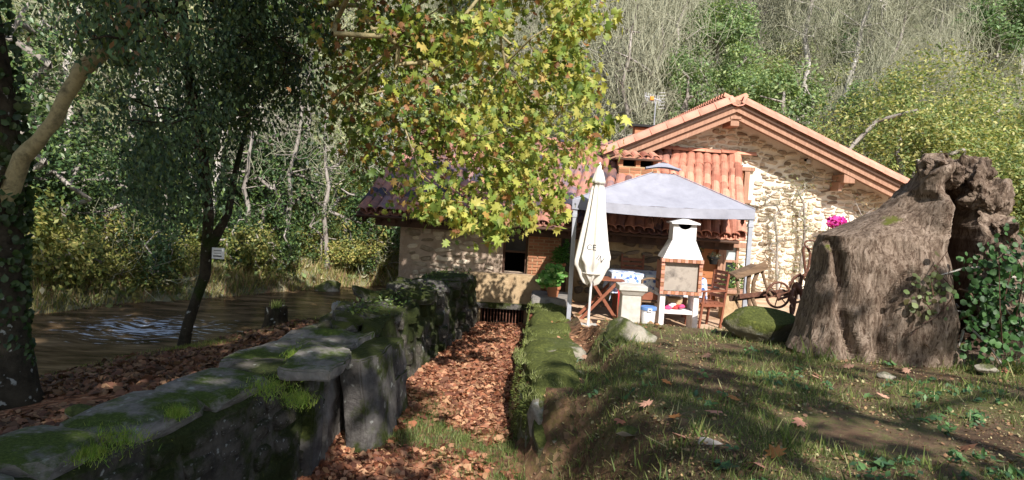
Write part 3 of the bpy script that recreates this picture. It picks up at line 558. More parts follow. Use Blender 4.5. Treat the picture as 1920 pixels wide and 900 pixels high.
    for i in range(26):
        px = rng.uniform(1660, 1890); py = rng.uniform(480, 655); p = P(px, py, 8.25+rng.uniform(-.05, .25)); d = rng.normal(size=3)*.12; mk('rootlet', *tube([p, p+d+[0, -.04, -.03], p+d*2+[0, 0, -.12]], [.016, .011, .004], 5), M['bark_pale' if i % 3 else 'wood_old'], T)
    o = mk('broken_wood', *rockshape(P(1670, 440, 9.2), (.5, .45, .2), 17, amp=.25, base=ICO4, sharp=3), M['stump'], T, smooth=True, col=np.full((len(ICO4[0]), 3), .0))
    return T
big_stump()
def ivy(name, label, pts, n, size, seed, cat='ivy', leafset=((.05, .12, .025), (.08, .2, .05), (.13, .26, .08)), spread=.16):
    rg = np.random.default_rng(seed); pts = np.array([P(*p) for p in pts]); T = thing(name, label, cat, pts[0]); i = rg.integers(0, len(pts), n); C = pts[i]+rg.normal(size=(n, 3))*np.array([spread, .06, spread])
    leaves('foliage', L5, C, size, leafset, M['leaf'], T, nrm=(0, -1.2, .5), spread=.5, rg=rg)
    q = pts[np.argsort(pts[:, 2])]; ps = []
    for k in range(5): a = q[0]+rg.normal(size=3)*.1; b = q[-1]+rg.normal(size=3)*.15; m = (a+b)/2+rg.normal(size=3)*.15; ps.append(tube([a, m, b], [.008, .006, .004], 4))
    mk('stem', *join(ps), M['wood_dark'], T)
ivy('ivy', 'broad-leaved green ivy hanging over the right side of the stump', [(1900, 470, 8.0), (1880, 520, 7.95), (1860, 500, 8.0), (1905, 560, 7.9), (1850, 570, 8.0), (1880, 600, 7.9), (1915, 520, 7.9), (1835, 540, 8.05), (1850, 630, 7.9), (1895, 640, 7.8), (1915, 600, 7.8)], 620, .07, 1, leafset=((.03, .08, .02), (.06, .14, .035), (.1, .2, .06)))
ivy('ivy', 'small pale creeper clinging to the hollow of the stump', [(1735, 540, 8.0), (1750, 560, 8.0), (1760, 520, 8.05), (1725, 560, 8.0), (1740, 585, 8.0), (1765, 545, 8.05)], 110, .065, 2, spread=.09, leafset=((.14, .19, .07), (.2, .24, .1), (.1, .09, .04)))
# ------------------------------------------------------------------ stone and tile pieces
def stoneproto(seed):
    r = np.random.default_rng(seed); n = 9; a = np.sort(r.uniform(0, 1, n)*.5+np.arange(n))*2*math.pi/n; q = np.stack([np.sign(np.cos(a))*np.abs(np.cos(a))**.7, np.sign(np.sin(a))*np.abs(np.sin(a))**.75], -1)*(1+r.uniform(-.16, .12, (n, 1)))*.5
    V = [(x, 0, z) for x, z in q]+[(x*.97, -.6, z*.95) for x, z in q]+[(x*.7+.03, -1-r.uniform(-.2, .2), z*.65) for x, z in q]; F = [(i, (i+1) % n, n+(i+1) % n, n+i) for i in range(n)]+[(n+i, n+(i+1) % n, 2*n+(i+1) % n, 2*n+i) for i in range(n)]+[tuple(2*n+i for i in range(n))]; return np.array(V), F
STN = [stoneproto(s) for s in range(10)]
def stones(parent, x0, x1, z0, z1, y, mat, inside, rowh=(.09, .17), w=(.14, .42), proud=.03, nmax=300, fill=.86, seed=1, key=None, gap=1.0):
    r = np.random.default_rng(seed); L = []; z = z0
    while z < z1:
        h = r.uniform(*rowh); x = x0+r.uniform(-.2, 0)
        while x < x1:
            ww = r.uniform(*w)
            if r.random() < fill: 
                hh = h*r.uniform(.6, .92); cx, cz = x+ww/2, z+h/2+r.uniform(-.05, .05)
                if all(inside(cx+a*ww*.45, cz+b*hh*.45) for a in (-1, 1) for b in (-1, 1)): L.append((cx, cz, ww*.9*gap, hh, r.uniform(-.24, .24), r.integers(10)))
            x += ww
        z += h
    if key: L.sort(key=key)
    ms = []
    for V, F in STN: me = bpy.data.meshes.new('stone'); me.from_pydata(V.tolist(), [], F); me.materials.append(mat); ms.append(me)
    for cx, cz, ww, hh, a, k in L[:nmax]: place(ms[k], 'stone', parent, (cx, y, cz), (ww, proud, hh), (0, a, 0))
    if len(L) > nmax:
        ps = []
        for cx, cz, ww, hh, a, k in L[nmax:]:
            V = STN[k][0]*np.array([ww, proud, hh]); V = np.stack([V[:, 0]*math.cos(a)+V[:, 2]*math.sin(a), V[:, 1], V[:, 2]*math.cos(a)-V[:, 0]*math.sin(a)], -1)+np.array([cx, y, cz]); ps.append((V, STN[k][1]))
        mk('stones', *join(ps), mat, parent)['kind'] = 'stuff'
def tileproto(L=.46, w0=.115, w1=.095, h=.085, th=.014, n=7):
    V = []; a = np.linspace(0, math.pi, n)
    for y, w in ((0, w0), (L, w1)):
        for t in (0, th): V += [(math.cos(q)*(w-t), y, math.sin(q)*(h-t)) for q in a]
    F = []
    for j in range(n-1): F += [(j, 2*n+j, 2*n+j+1, j+1), (n+j, n+j+1, 3*n+j+1, 3*n+j), (j, j+1, n+j+1, n+j), (2*n+j, 3*n+j, 3*n+j+1, 2*n+j+1)]
    F += [(0, n, 3*n, 2*n), (n-1, 3*n-1, 4*n-1, 2*n-1)]; return np.array(V), F
TV, TF = tileproto()
def frame(o, ac, al):
    al = np.array(al, float)/np.linalg.norm(al); ac = np.array(ac, float); ac -= ac@al*al; ac /= np.linalg.norm(ac); n = np.cross(ac, al); return np.array(o, float), ac, al, n
def tverts(o, ac, al, s=(1, 1, 1), V=TV):
    o, ac, al, n = frame(o, ac, al); return o+V[:, :1]*ac*s[0]+V[:, 1:2]*al*s[1]+V[:, 2:]*n*s[2]
def tobj(me, name, parent, o, ac, al, s=(1, 1, 1)):
    o, ac, al, n = frame(o, ac, al); b = bpy.data.objects.new(name, me); COL.objects.link(b); b.parent = parent; o = o-worldoff(parent)
    b.matrix_basis = Matrix(((ac[0]*s[0], al[0]*s[1], n[0]*s[2], o[0]), (ac[1]*s[0], al[1]*s[1], n[1]*s[2], o[1]), (ac[2]*s[0], al[2]*s[1], n[2]*s[2], o[2]), (0, 0, 0, 1))); return b
def tmesh(mat):
    me = bpy.data.meshes.new('roof_tile'); me.from_pydata(TV.tolist(), [], TF); me.materials.append(mat); return me
tm_new, tm_old, tm_pale = tmesh(M['tile']), tmesh(M['tile_old']), tmesh(M['tile_pale'])

# ------------------------------------------------------------------ main house with its stone gable
YF, YW, YB = 17.2, 18.0, 27.5
A = P(1385, 176, YF); E = P(1737, 352, YF); Lf = P(1132, 276, YF); mr = (A[2]-E[2])/(E[0]-A[0]); ml = (A[2]-Lf[2])/(A[0]-Lf[0])
rz = lambda x: A[2]-(mr*(x-A[0]) if x > A[0] else ml*(A[0]-x))
HOUSE = thing('stone_house', 'stone house with cream rubble gable and pink tiled roof edge behind the patio', 'house', (A[0], YW, 0))
xl, xr_ = 2.35, E[0]-.45
gp = [(xl, -.3), (xr_, -.3), (xr_, rz(xr_)-.42), (A[0], A[2]-.42), (xl, rz(xl)-.42)]
mk('gable_wall', *prism(gp, YW, YW+.4), M['mortar'], HOUSE); mk('side_wall', *box(xr_-.4, xr_, YW+.4, YB, -.6, rz(xr_)-.4), M['mortar'], HOUSE); mk('side_wall', *box(xl, xl+.4, YW+.4, YB, -.6, rz(xl)-.4), M['mortar'], HOUSE); mk('rear_wall', *prism(gp, YB-.4, YB-.01), M['mortar'], HOUSE)
wx0, wx1 = P(1384, 340, YW)[0], P(1399, 340, YW)[0]; wz0, wz1 = P(1390, 374, YW)[2], P(1390, 320, YW)[2]
def ins(x, z):
    if not (xl+.02 < x < xr_-.02 and -.1 < z < rz(x)-.46): return False
    return not (wx0-.08 < x < wx1+.14 and wz0-.1 < z < wz1+.08)
def gkey(s):
    x, z = s[0], s[1]; vis = x > 4.7 and not (x > 8.3 and z < 2.1) and z > .1
    return (0 if vis else 1, -s[2]*s[3])
stones(HOUSE, xl, xr_, -.1, A[2], YW, M['gstone'], ins, rowh=(.055, .14), w=(.1, .32), proud=.038, fill=.93, seed=4, key=gkey)
# roof slabs, boards, tiles
for sx, xe, m in ((1, E[0]+.05, mr), (-1, Lf[0], ml)):
    ze = rz(xe); a0, a1 = A[2], ze
    def sl(z0, z1, y0, y1, nm, mt, xin=0, xo=0):
        p = [(A[0], a0+z0), (A[0], a0+z1), (xe-sx*xo, rz(xe-sx*xo)+z1), (xe-sx*xo, rz(xe-sx*xo)+z0)]
        if sx < 0: p = p[::-1]
        return mk(nm, *prism(p, y0, y1), mt, HOUSE)
    sl(-.24, -.12, YF+.05, YB+.5, 'roof_deck', M['wood'], 0, 0); sl(-.40, -.27, YF+.03, YF+.07, 'barge_board', M['wood'], 0, .02); sl(-.275, -.23, YF-.01, YF+.1, 'barge_board', M['wood_dark']); sl(-.55, -.41, YF+.1, YF+.2, 'barge_board', M['wood'], 0, .12)
    ux = np.array([-sx*1., 0, m]); Ln = abs(xe-A[0])*math.hypot(1, m); st = .395; k = int(Ln/st); ux /= np.linalg.norm(ux); e0 = np.array([xe, YF+.06, ze-.16])
    for i in range(k):
        al = ux; tobj(tm_pale, 'verge_tile', HOUSE, e0+ux*i*st+np.array([0, 0, .004*(i % 2)]), np.array([0, -sx*1., 0])*-1 if False else np.array([0, sx*1., 0])*(1), ux+np.array([0, 0, -.035*0]), (1.15, 1., 2.0))
    nb = int((YB-YF)/.24); ps = []
    for j in range(1, nb):
        for i in range(0, k+1, 1):
            if j > 6 and i < k-3 and False: continue
            ps.append((tverts(e0+ux*i*st+np.array([0, j*.24, 0]), np.array([0, sx*1., 0]), ux, (1, 1, 1.3)), TF))
    mk('roof_tiles', *join(ps), M['tile'], HOUSE)['kind'] = 'stuff'
for i in range(25): tobj(tm_pale if i == 0 else tm_new, 'ridge_tile', HOUSE, (A[0], YF-.05+i*.41, A[2]-.10), (-1, 0, 0), (0, 1, .0), (1.9, 1, 2.2))
mk('ridge_beam', *box(A[0]-.1, A[0]+.1, YF+.12, YW+.1, A[2]-.72, A[2]-.47), M['wood'], HOUSE, bev=.012); mk('bracket', *box(A[0]-.12, A[0]+.13, YF+.08, YF+.2, A[2]-.56, A[2]-.50), M['wood'], HOUSE)
c = P(1592, 313, YF+.2); mk('purlin', *box(c[0]-.13, c[0]+.13, YF+.12, YW+.1, rz(c[0])-.72, rz(c[0])-.52), M['wood'], HOUSE, bev=.012)
mk('bracket', *prism([(c[0]-.16, rz(c[0])-.9), (c[0]-.1, rz(c[0])-.9), (c[0]+.0, rz(c[0])-.7), (c[0]-.16, rz(c[0])-.7)], YF+.3, YW+.05), M['wood'], HOUSE)
# side window of the gable
W1 = mk('window', *join([box(wx0, wx0+.05, YW-.05, YW+.02, wz0, wz1), box(wx1-.06, wx1+.06, YW-.07, YW+.02, wz0, wz1), box(wx0, wx1, YW-.03, YW+.02, (wz0+wz1)/2-.02, (wz0+wz1)/2+.02)]), M['wood'], HOUSE)
mk('lintel', *box(wx0-.08, wx1+.17, YW-.09, YW+.02, wz1, wz1+.09), M['wood'], W1); mk('sill', *box(wx0-.04, wx1+.14, YW-.09, YW+.02, wz0-.08, wz0), M['wood'], W1); mk('pane', *box(wx0+.05, wx1-.06, YW-.015, YW-.005, wz0, wz1), M['door'], W1)
c = P(1511, 300, YW-.06); T = thing('wall_lamp', 'small dark wall lamp high on the cream gable under the eaves', 'lamp', c)
mk('bracket', *box(c[0]-.03, c[0]+.03, YW-.05, YW, c[2]-.03, c[2]+.03), M['black'], T); mk('lamp_arm', *tube([c+[0, .04, 0], c+[.0, -.08, .03], c+[.03, -.12, -.02]], .012, 6), M['black'], T); mk('lamp_shade', *lathe([(.02, .05), (.05, .03), (.06, -.04), (.03, -.06)], 12, c+[.03, -.12, -.03]), M['metal_white'], T)
# chimney and aerial
c = P(1202, 246, 20.5); T = thing('chimney', 'low brick chimney with a flat black cap behind the left roof edge', 'chimney', c); mk('stack', *box(c[0]-.2, c[0]+.2, 20.3, 20.7, c[2]-1.2, c[2]+.08), M['brick'], T); mk('cap', *box(c[0]-.3, c[0]+.3, 20.2, 20.8, c[2]+.1, c[2]+.16), M['black'], T)
c = P(1222, 184, 22); T = thing('tv_aerial', 'grey multi-element television aerial with an orange centre above the roof', 'aerial', c)
mk('mast', *tube([c+[.12, 0, -1.8], c+[.12, 0, -.05]], .018, 6), M['metal'], T); bd = np.array([.45, -.1, -.12]); mk('boom', *tube([c-bd*.45, c+bd*.6], .016, 6), M['metal'], T)
for k in range(9):
    q = c-bd*.4+bd*k/9; mk('element', *tube([q+[-.03, 0, .13], q+[.03, 0, -.13]], .007, 4), M['metal_white'], T)
for k in range(6): q = c+bd*.62; mk('reflector', *tube([q+[-.08+.03*k*0, 0, -.22+.09*k], q+[.1, .02, -.2+.09*k]], .007, 4), M['metal_white'], T)
mk('junction_box', *box(c[0]-.05, c[0]+.06, 21.95, 22.05, c[2]-.06, c[2]+.05), M['orange'], T, bev=.01)

# ------------------------------------------------------------------ low mill building with the old tiled roof
YM = 15.2; MILL = thing('mill_building', 'low old mill with a dark mossy tiled roof and rubble walls beside the river', 'building', (1, YM, 0))
EL, ER, TR = P(668, 398, 14.6), P(1386, 449, 14.6), P(1378, 296, 18.0); TL = EL+(TR-ER)*np.array([.75, 1, 1]); TL[2] = TR[2]+.08
ez = lambda x: EL[2]+(ER[2]-EL[2])*(x-EL[0])/(ER[0]-EL[0])
bl = lambda u, v: (EL*(1-u)+ER*u)*(1-v)+(TL*(1-u)+TR*u)*v
NC, NR = 40, 11; k = 0; far_ = []; pan = []
for j in range(NR):
    for i in range(NC):
        u = (i+.5)/NC; o = bl(u, j/NR)+rng.normal(size=3)*.008; al = bl(u, (j+1)/NR)-bl(u, j/NR); al = al/np.linalg.norm(al)+np.array([0, 0, .055])+rng.normal(size=3)*.02; s = (1.0+rng.uniform(-.08, .08), 1, 1.05+rng.uniform(-.1, .15)); new = u > .79-(.02*j if j < 9 else 0) or (j < 3 and rng.random() < .2)
        if k < 300 or new: tobj(tm_new if new else tm_old, 'roof_tile', MILL, o+[0, 0, .05], ER-EL, al, s) if (k < 300) else far_.append((tverts(o+[0, 0, .05], ER-EL, al, s), 1)); k += 1
        else: far_.append((tverts(o+[0, 0, .05], ER-EL, al, s), 0))
for q, nm, mt in ((1, 'upper_tiles', 'tile'), (0, 'upper_tiles', 'tile_old')):
    ps = [(v, TF) for v, w in far_ if w == q]
    if ps: mk(nm, *join(ps), M[mt], MILL)['kind'] = 'stuff'
for q, a, b in ((0, 0, .79), (1, .79, 1)):
    ps = []
    for j in range(NR):
        for i in range(int(a*NC+.5), int(b*NC+.5)):
            u = (i+1)/NC; al = bl(u, .6)-bl(u, .5); V = TV.copy(); V[:, 2] = .085-V[:, 2]; ps.append((tverts(bl(u, j/NR)-[0, 0, .03], ER-EL, al/np.linalg.norm(al)+[0, 0, .03], (1.05, 1, 1), V), TF))
    mk('pan_tiles', *join(ps), M['tile' if q else 'tile_old'], MILL)['kind'] = 'stuff'
dk = lambda z: np.array([0, 0, z])
mk('roof_deck', np.array([EL-dk(.03), ER-dk(.03), TR-dk(.03), TL-dk(.03), EL-dk(.09), ER-dk(.09), TR-dk(.09), TL-dk(.09)]), [(0, 1, 2, 3), (7, 6, 5, 4), (0, 4, 5, 1), (1, 5, 6, 2), (2, 6, 7, 3), (3, 7, 4, 0)], M['wood_dark'], MILL)
BLk = EL+[0, 7.6, .1]; BRk = np.array([2.3, 22.2, EL[2]]); mk('rear_roof', np.array([TL, [2.3, 18, TL[2]], BRk, BLk]), [(0, 1, 2, 3)], M['tile_old'], MILL)
n = int(np.linalg.norm(TR-TL)/.38)
for i in range(n+1):
    q = TL+(TR-TL)*i/n; tobj(tm_new if i > n*.74 else tm_old, 'ridge_tile', MILL, q+[0, -.08, .05+.01*(i % 2)], (0, -1, .25), TR-TL, (1.2, 1, 1.3))
al = (TR-ER)/np.linalg.norm(TR-ER)
for i in range(10): tobj(tm_new, 'verge_tile', MILL, ER+(TR-ER)*i/10+[.02, 0, .09], ER-EL, al+[0, 0, .03], (1.1, 1, 1.3))
# walls with openings
X_ = lambda px, py=470: float(P(px, py, YM)[0]); Zm = lambda px, py: float(P(px, py, YM)[2])
x0, x1 = X_(749), X_(1384, 500); o1 = (X_(943), X_(990)); o2 = (X_(1051), X_(1074)); o3 = (X_(1308), X_(1382)); zb = -.7; zt = 1.44
o1z = (Zm(960, 512), Zm(960, 408)); o2z = (Zm(1060, 512), Zm(1060, 432)); o3z = (-.02, Zm(1340, 462))
mk('wall', *join([box(x0, o1[0], YM, YM+.4, -1.1, zt), box(o1[0], o1[1], YM, YM+.4, -1.1, o1z[0])]), M['render'], MILL)
mk('brick_pillar', *box(o1[1], o2[0], YM, YM+.4, -.7, zt), M['mortar2'], MILL)
mk('wall', *join([box(o2[0], o2[1], YM, YM+.4, -.7, o2z[0]), box(o2[1], o3[0], YM, YM+.4, -.3, zt), box(o3[0], o3[1], YM, YM+.4, o3z[1], zt), box(o3[1], x1, YM, YM+.4, -.3, zt)]), M['mortar2'], MILL)
mk('side_wall', *box(x0, x0+.4, YM+.4, 21.8, -1.4, zt), M['render'], MILL); mk('side_wall', *box(x1-.35, x1, YM+.4, 17.98, -.3, zt), M['mortar'], MILL)
mk('side_gable', np.array([(x0, YM+.01, zt), (x0, 21.8, zt), (x0, 18, TL[2]-.15)]), [(0, 1, 2)], M['render'], MILL)
mk('interior_shade', *box(x0+.5, x1-.5, YM+1.4, YM+1.44, -1, zt-.05), M['dark'], MILL)  # black sheet standing for the unlit rooms behind the windows
stones(MILL, x0, o1[0], -.6, zt, YM, M['gstone'], lambda x, z: x0+.03 < x < o1[0]-.03 and z < zt-.05, proud=.035, seed=8, nmax=150, rowh=(.08, .2), w=(.14, .5))
stones(MILL, o2[1], o3[0], -.1, zt, YM, M['mstone'], lambda x, z: o2[1]+.04 < x < o3[0]-.04 and z < zt-.03, proud=.045, seed=9, nmax=170, rowh=(.12, .22), w=(.16, .4))
bm1 = bpy.data.meshes.new('brick'); v, f = box(-.5, .5, -1, 0, -.5, .5); bm1.from_pydata(v.tolist(), [], f); bm1.materials.append(M['brick'])
z = -.45; row = 0
while z < zt-.08:
    x = o1[1]-(row % 2)*.1
    while x < o2[0]:
        a, b = max(x, o1[1]+.005), min(x+.2, o2[0]-.005)
        if b-a > .04: place(bm1, 'brick', MILL, ((a+b)/2, YM, z+.03), (b-a-.012, .014+rng.uniform(0, .008), .05))
        x += .212
    z += .064; row += 1
W2 = mk('window', *join([box(o1[0], o1[0]+.05, YM+.08, YM+.14, *o1z), box(o1[1]-.05, o1[1], YM+.08, YM+.14, *o1z), box(o1[0]+.05, o1[1]-.05, YM+.08, YM+.14, Zm(960, 472)-.02, Zm(960, 472)+.02), box(o1[0]+.05, o1[1]-.05, YM+.08, YM+.14, o1z[1]-.05, o1z[1])]), M['wood_dark'], MILL)
mk('pane', *box(o1[0]+.05, o1[1]-.05, YM+.1, YM+.112, Zm(960, 472)+.02, o1z[1]-.05), M['glass'], W2); mk('blind', *box(o1[0]+.06, o1[1]-.06, YM+.13, YM+.14, Zm(960, 470)+.03, Zm(960, 440)), M['curtain'], W2); mk('sill', *box(o1[0]-.08, o1[1]+.08, YM-.06, YM+.1, o1z[0]-.06, o1z[0]), M['render'], W2)
W3 = mk('window', *join([box(o2[0], o2[0]+.03, YM+.08, YM+.14, *o2z), box(o2[1]-.03, o2[1], YM+.08, YM+.14, *o2z)]), M['wood_dark'], MILL); mk('pane', *box(o2[0]+.03, o2[1]-.03, YM+.1, YM+.112, *o2z), M['glass'], W3)
# eave beams
for zz, yy, mt, nm in ((-.17, 14.78, 'wood_dark', 'eave_beam'),):
    a, b = EL+[.35, .2, zz], ER+[-.05, .2, zz]; mk(nm, *bar(a, b, .1, .13), M[mt], MILL)
for i in range(26):
    u = (i+.5)/26; a = bl(u, .005)-dk(.14); b = bl(u, .17)-dk(.14); mk('rafter', *bar(a, b, .07, .09), M['wood_dark'], MILL)
mk('eave_gutter', *tube([P(668, 403, 14.55), P(1384, 455, 14.55)], .028, 8), M['wood_dark'], MILL)
# door and small window under the right end of the roof
dx = X_(1347); DR = mk('door', *box(o3[0]+.03, dx, YM+.05, YM+.1, 0, o3z[1]-.03), M['door'], MILL)
for i in range(1, 4): mk('door_rail', *box(o3[0]+.06, dx-.03, YM+.035, YM+.05, .3*i+.02, .3*i+.1), M['door'], DR)
mk('door_post', *box(dx, dx+.1, YM-.04, YM+.1, 0, o3z[1]), M['wood'], MILL); mk('lintel', *box(o3[0]-.12, x1+.12, YM-.1, YM+.1, o3z[1], o3z[1]+.11), M['wood'], MILL, bev=.01)
wa, wb = X_(1362), X_(1381); W4 = mk('window', *join([box(wa-.05, wa, YM-.02, YM+.08, .35, o3z[1]), box(wb, wb+.04, YM-.02, YM+.08, .35, o3z[1]), box(wa, wb, YM-.01, YM+.07, .35, .42), box(wa, wb, YM-.01, YM+.07, Zm(1370, 492), Zm(1370, 492)+.05)]), M['wood'], MILL)
mk('pane', *box(wa, wb, YM+.02, YM+.03, Zm(1370, 492), o3z[1]), M['glass_pale'], W4); mk('pane', *box(wa, wb, YM+.02, YM+.03, .42, Zm(1370, 492)-.001), M['glass'], W4); mk('panel', *box(dx+.1, o3[1], YM+.03, YM+.1, 0, .35), M['door'], MILL)
# raised brick vent on the mill roof
a, b = P(1160, 322, 16.6), P(1232, 322, 16.6); T = thing('roof_vent', 'squat brick roof vent with two dark openings under curled tiles, left of the gazebo top', 'chimney', (a+b)/2)
zt2 = P(1190, 292, 16.6)[2]; zb2 = a[2]-.55; mk('brick_body', *box(a[0], b[0], 16.6, 17.1, zb2, zt2-.24), M['mortar2'], T); z = zb2
while z < zt2-.28:
    x = a[0]
    while x < b[0]-.03: e = min(x+.24, b[0]); place(bm1, 'brick', T, ((x+e)/2, 16.6, z+.03), (e-x-.012, .012, .045)); x += .25
    z += .06
for x in (a[0]+.04, (a[0]+b[0])/2, b[0]-.04): mk('vent_post', *box(x-.05, x+.05, 16.62, 16.9, zt2-.24, zt2-.1), M['brick'], T)
mk('opening_shade', *box(a[0]+.05, b[0]-.05, 16.92, 16.95, zt2-.24, zt2-.1), M['dark'], T); mk('cap_slab', *box(a[0]-.1, b[0]+.08, 16.5, 17.2, zt2-.1, zt2-.06), M['wood_dark'], T)  # black sheet painted as the shade between the vent posts
for i in range(5): tobj(tm_new, 'cap_tile', T, (a[0]-.02+i*.2, 16.48, zt2-.05), (1, 0, 0), (0, 1, .2), (.9, 1.2, 1.0))
# ------------------------------------------------------------------ gazebo
FLx, FRx = P(1078, 400, 12.5)[0], P(1409, 400, 12.5)[0]; BRx = P(1360, 400, 15.3)[0]; sh = BRx-FRx
Gc = {'fl': (FLx, 12.5), 'fr': (FRx, 12.5), 'br': (BRx, 15.3), 'bl': (FLx+sh, 15.3)}; zh = 2.03
T = thing('gazebo', 'grey-white fabric gazebo with a pyramid roof on four thin legs over the patio table', 'gazebo', ((FLx+FRx+sh)/2, 13.9, 0))
apx = P(1243, 316, 13.9)
for k in ('fl', 'fr', 'br', 'bl'):
    x, y = Gc[k]; LG = mk('leg', *box(x-.035, x+.035, y-.035, y+.035, 0, zh-.03), M['metal'], T); mk('foot_plate', *box(x-.08, x+.08, y-.08, y+.08, 0, .012), M['metal'], LG); mk('leg_clamp', *box(x-.045, x+.045, y-.045, y+.045, zh-.25, zh-.19), M['metal'], LG)
cs = [np.array([*Gc[k], zh]) for k in ('fl', 'fr', 'br', 'bl')]
for i in range(4): mk('top_rail', *bar(cs[i]-[0, 0, .06], cs[(i+1) % 4]-[0, 0, .06], .03, .03), M['metal'], T); mk('roof_strut', *bar(cs[i]-[0, 0, .05], apx-[0, 0, .1], .025, .025), M['metal'], T)
ctr = sum(cs)/4; V = []; F = []; nu, nv = 16, 12
for i in range(4):
    a = ctr+(cs[i]-ctr)*1.03+[0, 0, .05]; b = ctr+(cs[(i+1) % 4]-ctr)*1.03+[0, 0, .05]; b0 = len(V)
    for v in range(nv+1):
        for u in range(nu+1):
            p = a*(1-u/nu)+b*u/nu; q = p+(apx+[0, 0, -.02]-p)*(v/nv)*.88; s = math.sin(math.pi*u/nu); V.append(q+[0, 0, -.05*s*(1-v/nv)-.045*math.sin(math.pi*v/nv)*s+.014*s*math.sin(u*2.3+i)*math.cos(v*.9+u*.4)])
    F += [(b0+v*(nu+1)+u, b0+v*(nu+1)+u+1, b0+(v+1)*(nu+1)+u+1, b0+(v+1)*(nu+1)+u) for v in range(nv) for u in range(nu)]
cano = mk('canopy', V, F, M['gazebo'], T, smooth=True)
V = []; F = []
for i in range(4):
    a = ctr+(cs[i]-ctr)*1.035+[0, 0, .05]; b = ctr+(cs[(i+1) % 4]-ctr)*1.035+[0, 0, .05]; b0 = len(V); out = np.cross(b-a, [0, 0, 1.]); out /= np.linalg.norm(out)
    for v in range(4):
        for u in range(41): p = a*(1-u/40)+b*u/40; V.append(p+[0, 0, -.05*math.sin(math.pi*u/40)-.055*v]+out*(.012*math.sin(u*1.3)*v/3))
    F += [(b0+v*41+u, b0+v*41+u+1, b0+(v+1)*41+u+1, b0+(v+1)*41+u) for v in range(3) for u in range(40)]
mk('valance', V, F, M['gazebo'], cano, smooth=True)
for i in range(4): q = ctr+(cs[i]-ctr)*1.03+[0, 0, .055]; mk('seam', *tube(np.array([q+(apx+[0, 0, -.01]-q)*t_+[0, 0, .004] for t_ in np.linspace(0, .88, 6)]), .009, 5), M['gazebo'], cano)
V = []; F = []; t0 = apx+[0, 0, .10]
for i in range(4):
    d0 = cs[i]-ctr; d1 = cs[(i+1) % 4]-ctr; b0 = len(V)
    for v in range(5):
        for u in range(13):
            d = (d0*(1-u/12)+d1*u/12); s = .05+.17*v/4; V.append(t0+d*s*[1, 1, 0]+[0, 0, -.13*v/4+(.045*math.sin(math.pi*u/12)*(v/4)**2)])
    F += [(b0+v*13+u, b0+v*13+u+1, b0+(v+1)*13+u+1, b0+(v+1)*13+u) for v in range(4) for u in range(12)]
V.append(t0+[0, 0, .02]); F += [(i*65+u, i*65+u+1, len(V)-1) for i in range(4) for u in range(12)]
mk('vent_cap', V, F, M['gazebo'], T, smooth=True)
for px, py, D, s, lb in ((1229, 412, 13.0, 1., 'dark iron hanging lantern cluster under the gazebo front, nearer the parasol'), (1392, 415, 12.6, .7, 'small dark pointed lantern hanging beside the right gazebo leg')):
    c = P(px, py, D); L = thing('hanging_lantern', lb, 'lantern', c); mk('hanger', *tube([c+[0, 0, .22*s], c+[0, 0, .06]], .006, 5), M['black'], L); mk('lamp_cage', *lathe([(.01, .09*s), (.045*s, .05*s), (.05*s, -.04*s), (.02*s, -.08*s), (.004, -.13*s)], 8, c), M['rust'], L)
    if s == 1.:
        for dx in (-.09, .08): mk('arm', *tube([c+[0, 0, .05], c+[dx*.8, 0, -.03], c+[dx, 0, .05], c+[dx*.7, 0, .14]], .008, 5), M['rust'], L); mk('lamp_cage', *lathe([(.01, .05), (.03, .02), (.03, -.04), (.01, -.06)], 8, c+[dx, 0, -.02]), M['rust'], L)

# ------------------------------------------------------------------ closed parasol
pb, pt = P(1103, 601, 12.0), P(1125, 308, 12.0); ax = (pt-pb); Lp = np.linalg.norm(ax); ax /= Lp; e1 = np.cross([0, 1, 0], ax); e1 /= np.linalg.norm(e1); e2 = np.cross(ax, e1)
T = thing('parasol', 'closed cream parasol with dark lettering tied on its white pole left of the gazebo', 'parasol', pb)
mk('pole', *tube([pb-ax*.25, pt-ax*.05], .021, 10), M['metal_white'], T); tp = lambda r_, h: (r_, h)
prof = [(.012, 0), (.03, -.03), (.05, -.08), (.075, -.15), (.105, -.25), (.12, -.30), (.085, -.305), (.10, -.38), (.12, -.55), (.145, -.75), (.175, -.95), (.205, -1.15), (.235, -1.35), (.262, -1.5), (.262, -1.56), (.235, -1.6), (.2, -1.68), (.17, -1.76), (.12, -1.84), (.05, -1.88)]
n = 96; an = np.arange(n)*2*math.pi/n; V = []
for i, (r_, h) in enumerate(prof):
    pl = 1+(.13 if i > 5 else .05)*np.sign(np.sin(an*8+.4))*np.abs(np.sin(an*8+.4))**.6*min(1, -h/.5)+.05*np.sin(an*3+h*2); rr = r_*pl; hh = h*Lp/2.5+(.06*np.sin(an*5+1)*ss(-1.3, -1.6, np.array(h)) if h < -1.3 else 0)
    V.append(pt+np.outer(rr*np.cos(an), e1)+np.outer(rr*np.sin(an)*.8, e2)+np.outer(np.broadcast_to(hh, n), ax))
m = len(prof); V = np.concatenate(V); F = [(i*n+j, (i+1)*n+j, (i+1)*n+(j+1) % n, i*n+(j+1) % n) for i in range(m-1) for j in range(n)]
CL = mk('folded_canopy', V, F, M['parasol'], T, smooth=True); mk('finial', *lathe([(.01, .03), (.02, 0), (.012, -.03)], 10, pt), M['metal_white'], T)
bvh = BVHTree.FromPolygons([Vector(v) for v in V], F)
